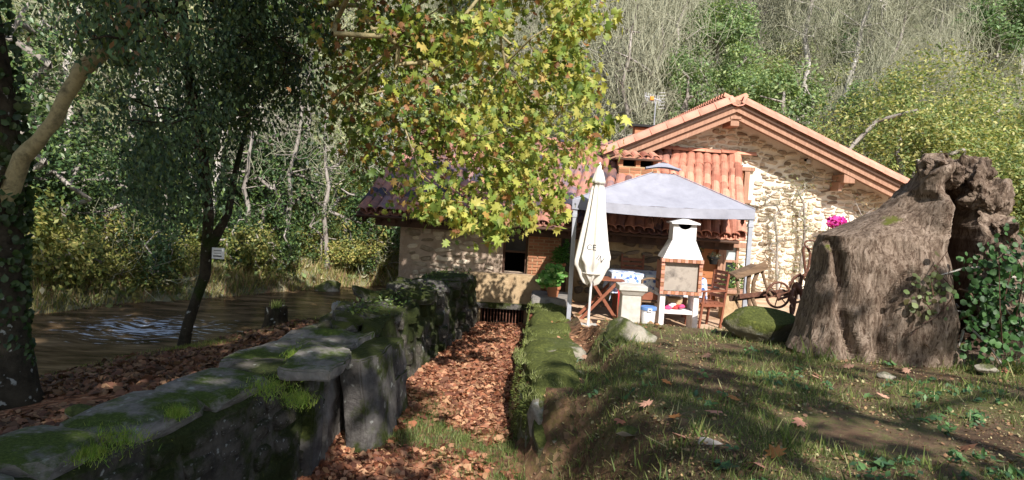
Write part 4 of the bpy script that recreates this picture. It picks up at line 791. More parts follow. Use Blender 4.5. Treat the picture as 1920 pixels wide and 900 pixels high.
def decal(txt, size, px, py, rot, parent, mat):
    cu = bpy.data.curves.new('lettering', 'FONT'); cu.body = txt; cu.size = size; cu.align_x = 'CENTER'; cu.align_y = 'CENTER'; cu.resolution_u = 4; to = bpy.data.objects.new('tmp', cu); COL.objects.link(to); dg = bpy.context.evaluated_depsgraph_get(); me = bpy.data.meshes.new_from_object(to.evaluated_get(dg)); bpy.data.objects.remove(to)
    import bmesh
    bm = bmesh.new(); bm.from_mesh(me); bmesh.ops.triangulate(bm, faces=bm.faces); bmesh.ops.subdivide_edges(bm, edges=bm.edges, cuts=2, use_grid_fill=True); q = np.array([v.co[:] for v in bm.verts]); F = [tuple(v.index for v in f.verts) for f in bm.faces]; bm.free()
    c, s = math.cos(rot), math.sin(rot); o = P(px, py, 11.2); W_ = []
    for x, y, _ in q:
        w = o+(x*c-y*s)*e1*-1*(-1)+(x*s+y*c)*ax; h = bvh.ray_cast(Vector(w), Vector((0, 1, 0)), 2.); W_.append(np.array(h[0])-[0, .005, 0] if h[0] else w+[0, .65, 0])
    return mk('lettering', W_, F, mat, parent)
decal('CE', .13, 1117, 470, 0, CL, M['ink']); decal('IN', .13, 1134, 492, -.55, CL, M['ink'])
mk('tie_strap', *lathe([(.17, -.012), (.178, 0), (.17, .012)], 24, pt-ax*1.73*Lp/2.5), M['parasol'], CL)
mk('base_block', *box(pb[0]-.22, pb[0]+.22, 11.78, 12.22, -.02, .06), M['concrete'], T, bev=.02)

# ------------------------------------------------------------------ masonry barbecue
D = 12.3; px_m = FPX/D; c = P(1275, 600, D); bx = lambda px, py=520: float(P(px, py, D)[0]); bz = lambda py, px=1275: float(P(px, py, D)[2])
T = thing('barbecue', 'white concrete garden barbecue with a chimney hood and brick-edged firebox', 'barbecue', (c[0], D, 0))
xa, xb = bx(1240), bx(1315); zt_, zb_ = bz(492), bz(546)
for a, b in ((xa+.0, xa+.09), (xb-.1, xb-.01)): mk('leg', *box(a, b, D, D+.42, 0, zb_-.06), M['concrete_white'], T, bev=.008)
mk('shelf', *box(xa+.09, xb-.1, D+.02, D+.4, bz(590), bz(583)), M['concrete_white'], T, bev=.006); mk('hearth_slab', *box(xa-.02, xb+.02, D-.04, D+.46, zb_-.06, zb_-.0), M['concrete'], T, bev=.006)
FB = mk('firebox', *join([box(xa, xa+.05, D, D+.45, zb_, zt_), box(xb-.05, xb, D, D+.45, zb_, zt_), box(xa+.05, xb-.05, D+.4, D+.45, zb_, zt_)]), M['brick'], T); mk('front_panel', *box(xa+.05, xb-.05, D+.03, D+.05, zb_, zt_), M['firepanel'], FB)
nbk = 11
for zz in (zb_-.055, zt_): 
    for i in range(nbk): a = xa-.02+(xb-xa+.04)*i/nbk; o = mk('brick', *box(a, a+(xb-xa+.04)/nbk-.006, D-.055, D+.05, zz, zz+.055), M['brick' if i % 2 else 'tile_pale'], FB)
for i in range(7): z = zb_+(zt_-zb_)*i/7; mk('brick', *box(xa-.012, xa+.045, D-.02, D+.06, z+.003, z+(zt_-zb_)/7-.006), M['brick' if i % 2 else 'tile_pale'], FB); mk('brick', *box(xb-.045, xb+.012, D-.02, D+.06, z+.003, z+(zt_-zb_)/7-.006), M['brick' if i % 2 else 'tile_pale'], FB)
cx_ = (xa+xb)/2+.02; zn = bz(450); zc = bz(420); hw = (xb-xa)/2; nwd = .195; z0_ = zt_+.055
V = [(cx_-.02-hw-.005, D-.05, z0_), (cx_-.02+hw+.005, D-.05, z0_), (cx_-.02+hw+.005, D+.44, z0_), (cx_-.02-hw-.005, D+.44, z0_), (cx_-nwd, D+.06, zn), (cx_+nwd, D+.06, zn), (cx_+nwd, D+.4, zn), (cx_-nwd, D+.4, zn)]
mk('hood', V, [(0, 3, 2, 1), (0, 1, 5, 4), (1, 2, 6, 5), (2, 3, 7, 6), (3, 0, 4, 7), (4, 5, 6, 7)], M['concrete_white'], T, bev=.012)
nk = [(cx_-nwd, zn), (cx_+nwd, zn), (cx_+nwd*.98, zc)]+[(cx_+.115*math.cos(t), zc-.09*math.sin(t)) for t in np.linspace(0, math.pi, 10)]+[(cx_-nwd*.98, zc)]
CH = mk('chimney_stack', *join([prism(nk, D+.06, D+.1), prism(nk, D+.36, D+.4), box(cx_-nwd, cx_-nwd+.04, D+.1, D+.36, zn, zc), box(cx_+nwd-.04, cx_+nwd, D+.1, D+.36, zn, zc)]), M['concrete_white'], T); mk('flue_shade', *box(cx_-.14, cx_+.14, D+.3, D+.31, zn, zc), M['dark'], CH)  # black sheet standing for the shade inside the stack
mk('chimney_cap', *prism([(cx_-.235, zc), (cx_+.235, zc), (cx_+.235, zc+.025), (cx_+.03, zc+.085), (cx_-.03, zc+.085), (cx_-.235, zc+.025)], D+.0, D+.46), M['concrete_white'], CH)
c = P(1265, 575, D+.15); T = thing('packets', 'pink and red crumpled packets on the barbecue shelf', 'packet', c)
for i in range(7): q = c+[rng.uniform(-.13, .13), rng.uniform(-.08, .05), rng.uniform(-.02, .06)]; V, F = rockshape(q, (.06, .05, .04), 200+i, amp=.3, base=ICO2, sharp=4); mk('packet', V, F, M[['pink', 'red', 'white_plastic'][i % 3 if i < 6 else 0]], T)

# pedestal, bucket
c = P(1177, 606, 11.9); c[2] = H1(c[0], 11.9)-.02 if False else .0; ptop = P(1180, 533, 11.9)[2]
T = thing('stone_pedestal', 'grey stone garden pedestal with a square cap in front of the table', 'pedestal', (c[0], 11.9, 0)); x, y = c[0]-.0, 11.9
def sq(x, y, r_, z0, z1, r2=None): r2 = r2 or r_; v, f = box(-1, 1, -1, 1, 0, 1); k = np.where(v[:, 2:] > .5, r2, r_); return np.concatenate([v[:, :2]*k+[x, y], z0+v[:, 2:]*(z1-z0)], 1), f
sx_ = lambda t: x+.035*t
mk('base', *join([sq(x, y, .24, 0, .1), sq(x, y, .21, .1, .16, .165)]), M['concrete'], T, bev=.01); mk('shaft', *sq(x+.01, y, .155, .16, ptop-.16, .15), M['concrete'], T, bev=.012)
mk('cap', *join([sq(x+.02, y, .16, ptop-.16, ptop-.08, .21), sq(x+.02, y, .225, ptop-.08, ptop)]), M['concrete'], T, bev=.01)
c = P(1214, 606, 12.0); zt_ = P(1214, 574, 12.0)[2]; T = thing('bucket', 'white plastic bucket with a blue lid between pedestal and barbecue', 'bucket', (c[0], 12, 0)); cc = (c[0], 12.0, 0)
mk('bucket_body', *lathe([(.095, 0), (.1, .02), (.118, zt_-.06), (.122, zt_-.05)], 24, cc), M['white_plastic'], T); LD = mk('lid', *lathe([(.13, zt_-.06), (.134, zt_-.05), (.134, zt_-.01), (.12, zt_), (.1, zt_-.008)], 24, cc), M['blue_plastic'], T); mk('label', *box(c[0]-.035, c[0]+.035, 12-.139, 12-.133, zt_-.07, zt_-.02), M['white_plastic'], T); mk('label_print', *box(c[0]-.022, c[0]+.02, 12-.142, 12-.139, zt_-.055, zt_-.04), M['ink'], T)

# ------------------------------------------------------------------ table with cloth
ya, yb = 13.1, 13.95; xa, xb = P(1150, 515, ya)[0], P(1322, 515, ya)[0]; tz = .82
T = thing('patio_table', 'long wooden patio table under the blue and white cloth', 'table', ((xa+xb)/2, 13.5, 0)); mk('table_top', *box(xa+.03, xb-.03, ya+.03, yb-.03, tz-.045, tz-.008), M['wood_red'], T, bev=.006)
for x in (xa+.15, xb-.15):
    for y in (ya+.12, yb-.12): mk('leg', *box(x-.035, x+.035, y-.035, y+.035, 0, tz-.045), M['wood_red'], T)
V = []; nx_, ny_ = 60, 34; ext = .36
for j in range(ny_+1):
    for i in range(nx_+1):
        x = xa-ext+(xb-xa+2*ext)*i/nx_; y = ya-ext+(yb-ya+2*ext)*j/ny_; ox = max(xa-x, x-xb, 0); oy = max(ya-y, y-yb, 0); d = max(ox, oy) if min(ox, oy) == 0 else math.hypot(ox, oy); qx = min(max(x, xa), xb); qy = min(max(y, ya), yb); w = .03*math.sin(x*14+y*9)*min(1, d/.1)
        V.append((qx+np.sign(x-qx)*(.02+.08*ox+w*(oy > 0)*.5)*(ox > 0), qy+np.sign(y-qy)*(.02+.07*oy+w)*(oy > 0), tz+.004-d*.97))
o = mk('tablecloth', V, [(j*(nx_+1)+i, j*(nx_+1)+i+1, (j+1)*(nx_+1)+i+1, (j+1)*(nx_+1)+i) for j in range(ny_) for i in range(nx_)], M['cloth'], None, smooth=True); tag(o, 'blue and white patterned cloth draped over the patio table', 'tablecloth')
def slat_chair(x, y, rot, lb, mat='wood_red', h=.98, w=.46):
    T = thing('garden_chair', lb, 'chair', (x, y, 0)); T.rotation_euler = (0, 0, rot); m = M[mat]
    def p(nm, *g, par=T): return mk(nm, *g, m, par, local=True)
    for i in range(5): p('seat_slat', *box(-w/2, w/2, -.22+i*.09, -.14+i*.09, .43, .45))
    for s in (-1, 1):
        p('leg', *bar((s*(w/2-.02), -.22, 0), (s*(w/2-.02), -.16, .64), .035, .035)); p('leg', *bar((s*(w/2-.02), .2, 0), (s*(w/2-.02), .3, h), .035, .035)); p('armrest', *bar((s*(w/2), -.24, .64), (s*(w/2), .27, .66), .05, .025)); p('side_rail', *bar((s*(w/2-.02), -.2, .4), (s*(w/2-.02), .24, .4), .025, .05))
    for i in range(6): z = .52+i*.082; p('back_slat', *box(-w/2+.01, w/2-.01, .232+.12*(z-.45)-.0, .25+.12*(z-.45), z, z+.055))
    return T
slat_chair(P(1190, 500, 14.35)[0], 14.35, 0, 'dark red slatted wooden chair behind the table against the rubble wall', h=1.06)
slat_chair(P(1322, 540, 12.95)[0], 12.9, -1.25, 'pinkish wooden armchair seen side-on at the right end of the table', 'wood_red', h=.98)
# open-backed chair before the cloth
xc = P(1219, 540, 12.55)[0]; T = thing('garden_chair', 'plain wooden chair with an open arched back standing in front of the tablecloth', 'chair', (xc, 12.7, 0)); m = M['wood_old']
for s in (-1, 1): mk('leg', *bar((xc+s*.16, 12.5, 0), (xc+s*.155, 12.48, .8), .03, .03), m, T); mk('leg', *bar((xc+s*.16, 12.85, 0), (xc+s*.16, 12.85, .42), .03, .03), m, T)
mk('top_rail', *tube([(xc-.16, 12.48, .78), (xc-.08, 12.47, .82), (xc, 12.465, .83), (xc+.08, 12.47, .82), (xc+.16, 12.48, .78)], .018, 6), m, T); mk('seat', *box(xc-.18, xc+.18, 12.5, 12.88, .41, .44), m, T, bev=.01); mk('back_splat', *prism([(xc-.13, .46), (xc+.13, .46), (xc+.13, .54), (xc, .6), (xc-.13, .54)], 12.49, 12.51), M['wood_red'], T)
# folding trestle bench at the left
T = thing('folding_bench', 'reddish folding wooden side table with crossed legs behind the parasol', 'side table', (P(1128, 560, 13)[0], 13, 0)); xa, xb = P(1094, 550, 13)[0], P(1156, 550, 13)[0]; m = M['wood_red']; zt_ = P(1130, 524, 13)[2]
for y in (12.85, 13.3): mk('leg', *bar((xa-.05, y, 0), (xb-.02, y, zt_-.02), .04, .05), m, T); mk('leg', *bar((xb+.03, y+.045, 0), (xa+.12, y+.045, zt_-.02), .04, .05), m, T)
for i in range(7): mk('slat', *box(xa+.05, xb+.1, 12.8+i*.085, 12.87+i*.085, zt_, zt_+.022), m, T)
mk('stretcher', *bar((xa+.28, 12.85, .35), (xa+.28, 13.35, .35), .03, .03), m, T)
V = [(P(1158, 540, 12.9)+np.array([a, b, -c])) for a, b, c in ((0, 0, .0), (.12, 0, .02), (.16, 0, .32), (.05, .01, .42))]; o = mk('hanging_towel', *join([(np.array(V), [(0, 1, 2, 3)]), (np.array(V)+[0, .02, 0], [(3, 2, 1, 0)])]), M['red'], None); tag(o, 'red cloth hanging from the side table next to the pedestal', 'cloth')

# ------------------------------------------------------------------ low bench by the door
xa, xb = P(1326, 545, 13.9)[0], P(1392, 545, 13.9)[0]; zt_ = P(1360, 542, 13.9)[2]; T = thing('low_bench', 'low bench of a thick plank on ochre blocks behind the right gazebo leg', 'bench', ((xa+xb)/2, 13.9, 0))
mk('seat', *box(xa-.1, xb+.1, 13.75, 14.1, zt_-.07, zt_), M['wood'], T, bev=.01); mk('block', *box(xa+.28, xa+.48, 13.8, 14.05, 0, zt_-.07), M['mortar2'], T, bev=.01); mk('block', *box(xb-.18, xb+.02, 13.8, 14.05, 0, zt_-.07), M['mortar2'], T, bev=.01); mk('cushion', *box(xa-.1, xa+.2, 13.78, 14.05, zt_, zt_+.06), M['black'], T, bev=.02)

# ------------------------------------------------------------------ old horse plough with wheels
D = 11.0; p_ = lambda px, py, dy=0: P(px, py, D+dy); T = thing('plough', 'old wooden plough with rusty spoked wheels and an upright ring handle left of the stump', 'plough', p_(1450, 590))
def plank(poly, y0, th, mt, nm):
    pts = [p_(a, b) for a, b in poly]; return mk(nm, *prism([(q[0], q[2]) for q in pts], y0, y0+th), M[mt], T, bev=.008)
plank([(1374, 517), (1380, 523), (1432, 506), (1438, 499), (1432, 489), (1426, 492)], D-.08, .05, 'wood_old', 'mould_board'); plank([(1374, 515), (1420, 497), (1430, 503), (1380, 521)], D-.03, .3, 'wood_old', 'mould_board')
for pts, r_ in ((((1424, 500), (1413, 530), (1411, 560), (1420, 585)), .032), (((1405, 512), (1402, 540), (1405, 570), (1411, 585)), .03), (((1429, 508), (1434, 528), (1440, 545), (1448, 556)), .022), (((1381, 522), (1385, 548), (1379, 562), (1390, 585)), .022)):
    q = np.array([p_(*a) for a in pts]); mk('curved_post', *tube(q, [r_*1.1, r_, r_, r_*.8], 8), M['wood_old'], T)
mk('beam', *bar(p_(1368, 560, .1), p_(1540, 543, .1), .06, .075), M['wood_dark'], T); mk('beam', *bar(p_(1385, 556, -.1), p_(1470, 546, .15), .05, .06), M['rust'], T); mk('axle', *bar(p_(1458, 562, -.2), p_(1500, 548, .3), .03, .03), M['rust'], T)
def wheel(px, py, rad, dy, sq_, nsp=6, tilt=0):
    c = p_(px, py, dy); an = np.linspace(0, 2*math.pi, 33); q = np.stack([c[0]+rad*sq_*np.cos(an), c[1]+rad*math.sqrt(max(0, 1-sq_**2))*np.cos(an), c[2]+rad*np.sin(an)], -1); WH = mk('wheel', *tube(q, .018, 6), M['rust'], T); hb = np.array([0, .05, 0])
    mk('hub', *tube([c-hb, c+hb], .04, 8), M['rust'], WH)
    for k in range(nsp): t = k*2*math.pi/nsp+.3; mk('spoke', *tube([c, c+[rad*sq_*math.cos(t), rad*math.sqrt(max(0, 1-sq_**2))*math.cos(t), rad*math.sin(t)]], .009, 5), M['rust'], WH)
wheel(1459, 553, .185, -.15, .98); wheel(1497, 542, .2, .25, .85); wheel(1487, 566, .19, -.2, .5)
for pts, r_ in ((((1505, 570), (1500, 535), (1503, 520), (1514, 512)), .03), (((1511, 513), (1508, 490), (1506, 470), (1508, 462)), .022), (((1513, 513), (1517, 495), (1519, 475), (1513, 462)), .02), (((1480, 535), (1490, 520), (1502, 514)), .022)): mk('handle_arm', *tube(np.array([p_(*a) for a in pts]), r_, 8), M['rust'], T)
c = p_(1522, 459); an = np.linspace(0, 2*math.pi, 25); mk('ring', *tube(np.stack([c[0]+.105*np.cos(an), c[1]+.05*np.sin(an), c[2]+.06*np.sin(an)], -1), .013, 6), M['rust'], T); c = p_(1493, 540, -.05); mk('mechanism', *rockshape(c, (.07, .08, .09), 301, amp=.3, base=ICO2, sharp=4), M['rust'], T)

# ------------------------------------------------------------------ pots
def pot(px, py, D, r_, h, lb, hang=False, mat='terracotta', z=None):
    c = P(px, py, D); c[2] = c[2]-h if z is None else z; T = thing('potted_plant', lb, 'plant', c); mk('pot', *lathe([(r_*.7, 0), (r_*.95, h*.75), (r_*1.08, h*.76), (r_*1.1, h), (r_*.95, h), (r_*.9, h*.85)], 20, c), M[mat], T)
    if hang: mk('hanger', *tube([c+[0, 0, h], c+[0, .0, h+.3]], .004, 4), M['black'], T)
    return T, c
T, c = pot(1037, 545, 13.9, .13, .2, 'bushy bright green potted plant in terracotta on the wall end by the mill', z=.23)
C = np.concatenate([ellip(230, c+[0, 0, .42], (.24, .2, .2)), ellip(120, c+[-.1, 0, .3], (.24, .2, .14))]); leaves('foliage', L5, C, .09, [(.12, .3, .06), (.2, .42, .1), (.3, .45, .14)], M['leaf'], T, nrm=(.2, -.8, .8), spread=.5)
T, c = pot(1052, 478, 14.9, .1, .16, 'feathery green plant in a pot on the sill above the bushy potted plant', z=.62)
C = np.concatenate([ellip(300, c+[0, 0, .3], (.2, .16, .22)), ellip(60, c+[.1, 0, .55], (.05, .05, .15))]); leaves('foliage', NARROW, C, .13, [(.08, .24, .05), (.16, .34, .08)], M['leaf'], T, spread=.9)
mk('pot_stand', *box(c[0]-.12, c[0]+.12, 14.8, 15.1, 0, .62), M['wood_dark'], T)
T, c = pot(1308, 470, 14.8, .08, .12, 'hanging pot of grey-green leaves against the brown door, left one', True, 'black'); leaves('foliage', OVAL, ellip(120, c+[0, 0, .16], (.13, .1, .1)), .06, [(.1, .16, .07), (.2, .24, .12)], M['leaf'], T)
T, c = pot(1338, 482, 14.7, .1, .14, 'dark hanging basket with trailing leaves before the brown door, right one', True, 'black'); leaves('foliage', OVAL, ellip(160, c+[0, 0, .14], (.16, .12, .1)), .05, [(.05, .06, .04), (.1, .09, .05)], M['leaf'], T)
def bush(nm, lb, cat, c, r3, n, size, pal, shape=OVAL, mat='leaf', stems=8, nrm=(0, -.4, .7), seed=1, shell=.3):
    rg = np.random.default_rng(seed); T = thing(nm, lb, cat, c); cc = np.array(c)+[0, 0, r3[2]]; C = ellip(n, cc, r3, rg, shell); k = fbm(C, 3, 2.5/max(r3)); C = C[k > -.22]; leaves('foliage', shape, C, size, pal, M[mat], T, nrm=nrm, rg=rg, spread=.8)
    g, _, _ = grow([np.array(c)-[0, 0, .05], np.array(c)+[0, 0, r3[2]*.3]], ellip(stems, cc, np.array(r3)*.8, rg), .006, .03, n=4, rg=rg); mk('stem', *g, M['wood_dark'], T); return T
bush('shrub', 'leafy green shrub growing by the small window right of the door', 'shrub', (P(1373, 560, 14.6)[0], 14.6, 0), (.32, .25, .52), 900, .07, [(.12, .22, .06), (.22, .32, .1), (.06, .12, .03)], seed=3)
def climber(px0, py0, px1, py1, lb, n, cols, seed, spread=.35, size=.05, nt_=40, D=17.75, cat='climber'):
    rg = np.random.default_rng(seed); a, b = P(px0, py0, D), P(px1, py1, D); a[2] = 0; T = thing('climbing_plant', lb, cat, a); t = rg.uniform(.15, 1, nt_)[:, None]; tg = a+(b-a)*t+rg.normal(size=(nt_, 3))*np.array([spread, .06, spread*.6])*t; g, N, rad = grow([a, a+(b-a)*.25, a+(b-a)*.5+[.05, 0, 0], a+(b-a)*.75], tg, .007, .04, n=5, rg=rg, maxseg=.3)
    mk('stem', *g, M['bark_grey'], T); tw = twigs(tg[rg.integers(0, nt_, 260)], .25, .004, 3, rg); mk('twig', *tw, M['twig'], T)['kind'] = 'stuff'
    if n: C = tg[rg.integers(0, nt_, n)]+rg.normal(size=(n, 3))*np.array([.16, .07, .16]); leaves('foliage', OVAL, C, size, cols, M['leaf'], T, nrm=(0, -.8, .5), rg=rg)
    return T
climber(1458, 560, 1450, 352, 'bare reddish climber with thin stems on the cream gable, left of the leafy one', 90, [(.4, .3, .18), (.3, .2, .1)], 5, .22)
climber(1497, 560, 1512, 325, 'sparse olive-green climber on the gable between the bare climber and the pink flowers', 520, [(.3, .34, .16), (.42, .4, .2), (.2, .26, .1)], 6, .3)
climber(1580, 560, 1625, 372, 'faint rose climber on the gable just left of the stump top', 140, [(.6, .25, .3), (.55, .4, .2), (.35, .35, .15)], 8, .22)
c = P(1572, 470, 17.5); T = thing('bougainvillea', 'bright magenta flowering bush in front of the cream gable', 'flowering shrub', (c[0], 17.5, 0)); cc = P(1570, 417, 17.5); leaves('blossom', L5, np.concatenate([ellip(190, cc, (.24, .14, .16)), ellip(90, cc+[.28, 0, -.2], (.22, .14, .16))]), .08, [(.62, .05, .42), (.75, .12, .55), (.5, .04, .3)], M['leaf'], T, nrm=(0, -.8, .5)); leaves('foliage', OVAL, ellip(260, cc-[0, 0, .45], (.35, .15, .5)), .07, [(.3, .32, .14), (.16, .22, .07)], M['leaf'], T)
g, _, _ = grow([(c[0], 17.5, 0), (c[0], 17.5, .5)], ellip(25, cc-[0, 0, .2], (.3, .12, .5)), .006, .03); mk('stem', *g, M['bark_grey'], T)
# ------------------------------------------------------------------ trees
def rot_t(n, tb, ts, nb, ns, rg):      # leaf frames: long axis biased to tb, normal biased to nb
    T = np.array(tb)+rg.normal(size=(n, 3))*ts; T /= np.linalg.norm(T, axis=1, keepdims=True); N = np.array(nb)+rg.normal(size=(n, 3))*ns; N -= (N*T).sum(1, keepdims=True)*T; N /= np.linalg.norm(N, axis=1, keepdims=True)+1e-9
    return np.stack([np.cross(T, N), T, N], -1)
def inpoly(x, y, poly):
    c = np.zeros(len(x), bool); j = len(poly)-1
    for i in range(len(poly)):
        (xi, yi), (xj, yj) = poly[i], poly[j]; c ^= ((yi > y) != (yj > y)) & (x < (xj-xi)*(y-yi)/(yj-yi+1e-9)+xi); j = i
    return c
def polytargets(poly, n, d0, d1, rg, dens=None):
    a = np.array(poly); out = []
    while len(out) < n:
        x = rg.uniform(a[:, 0].min(), a[:, 0].max(), 400); y = rg.uniform(a[:, 1].min(), a[:, 1].max(), 400); k = inpoly(x, y, poly)
        if dens is not None: k &= rg.random(400) < dens(x, y)
        for px, py in zip(x[k], y[k]): out.append((px, py, rg.uniform(d0, d1)))
    out = out[:n]; return np.array([P(*o) for o in out]), np.array(out)
# --- plane tree: trunk at the far left, crown hanging across to the mill roof
rg = np.random.default_rng(21)
T = thing('plane_tree', 'big plane tree at the left edge whose yellow-green autumn crown hangs over the mill roof', 'tree', P(15, 745, 7.7))
tr = np.array([P(8, 790, 7.7), P(8, 735, 7.7), P(2, 640, 7.7), P(-4, 520, 7.7), P(-2, 420, 7.7), P(0, 320, 7.7), P(-10, 180, 7.8), P(-40, 0, 7.9), P(-60, -250, 8), P(-20, -600, 8)]); tr[0][2] -= .2
V, F = tube(tr, [.55, .34, .26, .23, .22, .24, .2, .18, .15, .1], 22); V += np.stack([fbm(V, 4, 2.5), fbm(V+9, 4, 2.5), np.zeros(len(V))], -1)*.07; mk('trunk', V, F, M['bark_dark'], T, smooth=True)
lp = np.array([P(-12, 440, 7.7), P(38, 298, 7.55), P(78, 262, 7.5), P(104, 225, 7.5), P(122, 180, 7.5), P(150, 135, 7.55), P(205, 85, 7.7), P(270, 10, 8.0), P(370, -110, 8.3), P(520, -230, 8.8), P(700, -280, 9.3)])
from functools import reduce
tt = np.linspace(0, len(lp)-1, 40); lps = np.stack([np.interp(tt, range(len(lp)), lp[:, k]) for k in range(3)], -1); V, F = tube(lps, np.interp(tt, range(len(lp)), [.12, .085, .072, .072, .07, .085, .08, .075, .07, .06, .05]), 16); V += np.stack([fbm(V, 3, 3), fbm(V+9, 3, 3), fbm(V+19, 3, 3)], -1)*.035; mk('limb', V, F, M['bark_plane'], T, smooth=True)
poly = [(570, -60), (585, 150), (640, 260), (690, 330), (720, 385), (790, 385), (850, 400), (900, 430), (940, 425), (985, 380), (1020, 400), (1060, 365), (1085, 300), (1120, 235), (1090, 185), (1070, 130), (1085, 80), (1120, 20), (1110, -60)]
dens = lambda x, y: np.where(x < 740, .6, 1)*np.where((y > 290) & (x < 900), .22, 1.)*np.where((x > 900) & (y > 250) & (y < 420), 2.2, 1.)
t1, o1_ = polytargets(poly, 340, 8.6, 12.2, rg, dens); t2 = np.concatenate([ellip(36, (-3.4, 8.2, 7.0), (2.6, 2.6, 1.5), rg), ellip(70, (-1.2, 9.3, 7.0), (2.2, 1.8, 1.6), rg), ellip(12, (-7, 6, 7.5), (2.5, 2.5, 2), rg)])
g, N, rad = grow(list(lps), np.concatenate([t1, t2]), .004, .06, .14, 5, .5, rg, sag=.03); mk('branch_crown', *g, M['bark_plane'], T)
palY = np.array([(.35, .37, .08), (.44, .42, .11), (.25, .32, .07), (.17, .25, .05), (.11, .18, .04), (.32, .16, .07), (.42, .34, .1)]); palD = np.array([(.1, .17, .03), (.16, .22, .04), (.26, .3, .05), (.26, .13, .06), (.36, .24, .07), (.08, .12, .03)])  # palettes hold autumn tints plus the crown's sunlit and shaded sides
def crown(name, tg, per, sd, size, wfun, shape, par, droop=True):
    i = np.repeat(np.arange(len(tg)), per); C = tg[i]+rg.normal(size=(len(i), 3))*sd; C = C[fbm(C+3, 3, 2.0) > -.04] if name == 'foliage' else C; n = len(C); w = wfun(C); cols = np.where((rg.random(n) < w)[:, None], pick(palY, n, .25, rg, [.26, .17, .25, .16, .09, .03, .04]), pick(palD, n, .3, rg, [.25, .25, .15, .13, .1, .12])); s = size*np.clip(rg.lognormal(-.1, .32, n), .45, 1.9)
    Rm = rot_t(n, (.1, -.25, -.9), .6, (.25, -.4, .7), .75, rg); V, F = scatter(shape, C, s, Rm, .55); mk(name, V, F, M['leaf'], par, col=np.repeat(cols, len(shape[0]), 0))
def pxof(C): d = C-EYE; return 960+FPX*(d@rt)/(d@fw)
crown('foliage', t1, 70, .2, .088, lambda C: ss(690, 960, pxof(C)+90*fbm(C, 2, 1.2))*.88+.04, LOBED, T); crown('upper_foliage', t2, 40, .3, .22, lambda C: .3+0*C[:, 0], L5, T)  # bright palette grows rightwards, putting the sun on that side into the leaf colours
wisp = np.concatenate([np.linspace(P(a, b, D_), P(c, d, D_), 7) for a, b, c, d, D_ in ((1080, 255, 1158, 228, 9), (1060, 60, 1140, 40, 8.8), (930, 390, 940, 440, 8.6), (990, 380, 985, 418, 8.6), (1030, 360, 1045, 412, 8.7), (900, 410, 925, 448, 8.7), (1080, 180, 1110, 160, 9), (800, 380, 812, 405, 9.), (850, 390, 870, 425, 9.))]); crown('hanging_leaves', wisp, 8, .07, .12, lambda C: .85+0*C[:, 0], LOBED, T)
t3, _ = polytargets([(140, -40), (150, 110), (230, 150), (330, 90), (350, -40)], 34, 6.9, 7.7, rg); C = t3[np.repeat(np.arange(34), 60)]+rg.normal(size=(34*60, 3))*.16; V, F = scatter(OVAL, C, .07*rg.uniform(.6, 1.5, len(C)), rot_t(len(C), (.2, -.1, -.9), .5, (.2, -.6, .6), .7, rg)); mk('shaded_leaves', V, F, M['leaf_dark'], T, col=np.repeat(pick([(.05, .09, .04), (.08, .14, .05), (.16, .2, .06), (.25, .14, .07)], len(C), .3, rg, [.35, .4, .2, .05]), 4, 0)); mk('shaded_twigs', *grow(list(lps[16:]), t3, .005, .04, .14, 4, .4, rg)[0], M['bark_dark'], T)
# ivy on the big trunk
C = np.stack([tr[:, k] for k in range(3)], -1); t = rg.uniform(1, 8, 1500); C = np.stack([np.interp(t, range(len(tr)), tr[:, k]) for k in range(3)], -1); a = rg.uniform(0, 2*math.pi, 1500); C[:, 0] += .27*np.cos(a); C[:, 1] += .27*np.sin(a); V, F = scatter(L5, C, rg.uniform(.05, .1, 1500), rotmats(1500, np.array([.3, -1, .4]), .6, rg)); o = mk('trunk_ivy', V, F, M['leaf_dark'], None, col=np.repeat(pick([(.02, .04, .012), (.04, .07, .02)], 1500), 7, 0)); tag(o, 'dark ivy wrapped round the big trunk at the left edge', 'ivy')
# --- slender riverside tree with dark drooping leaves
T = thing('riverside_tree', 'slender leaning tree on the near bank with dark drooping blue-green foliage', 'tree', P(343, 655, 12.3)); rg = np.random.default_rng(31)
b0 = P(343, 662, 12.3); tr = np.array([b0-[0, 0, .2], b0, P(352, 610, 12.3), P(368, 560, 12.3), P(384, 515, 12.2), P(388, 470, 12.1), P(392, 400, 12), P(380, 300, 11.8), P(360, 170, 11.5), P(345, 40, 11.2), P(330, -100, 11), P(320, -250, 10.8)])
V, F = tube(tr, [.18, .11, .09, .085, .085, .09, .08, .09, .08, .07, .06, .04], 14); V += (np.stack([fbm(V, 3, 4), fbm(V+9, 3, 4), np.zeros(len(V))], -1))*.03; mk('trunk', V, F, M['bark_dark'], T, smooth=True)
mk('fork', *tube([P(388, 470, 12.1), P(404, 445, 12.1), P(428, 400, 12.2), P(440, 330, 12.4), P(470, 200, 12.6)], [.1, .08, .06, .05, .03], 10), M['bark_dark'], T)
poly = [(90, -80), (120, 60), (230, 120), (200, 220), (225, 300), (255, 380), (290, 425), (350, 415), (440, 330), (480, 230), (560, 200), (600, 120), (620, -80)]
dn = lambda x, y: np.clip(.42+.7*ss(330, 480, x)*ss(260, 160, y)+.34*ss(220, 280, y)*ss(420, 330, x), 0, 1)
t1, o_ = polytargets(poly, 400, 9.6, 12.6, rg, dn); t2 = ellip(40, (-3.9, 9.2, 5.9), (1.2, 1.2, .8), rg); g, N, rad = grow(list(tr[5:]), np.concatenate([t1, t2]), .005, .07, .15, 4, .5, rg, .04); mk('branch_crown', *g, M['bark_dark'], T)
i = np.repeat(np.arange(len(t1)), 150); C = t1[i]+rg.normal(size=(len(i), 3))*np.array([.2, .2, .28]); C = C[fbm(C, 3, 1.6) > -.02]; n = len(C); V, F = scatter(OVAL, C, .066*rg.uniform(.6, 1.6, n), rot_t(n, (.2, -.1, -.9), .45, (.2, -.8, .5), .7, rg)); V2 = V
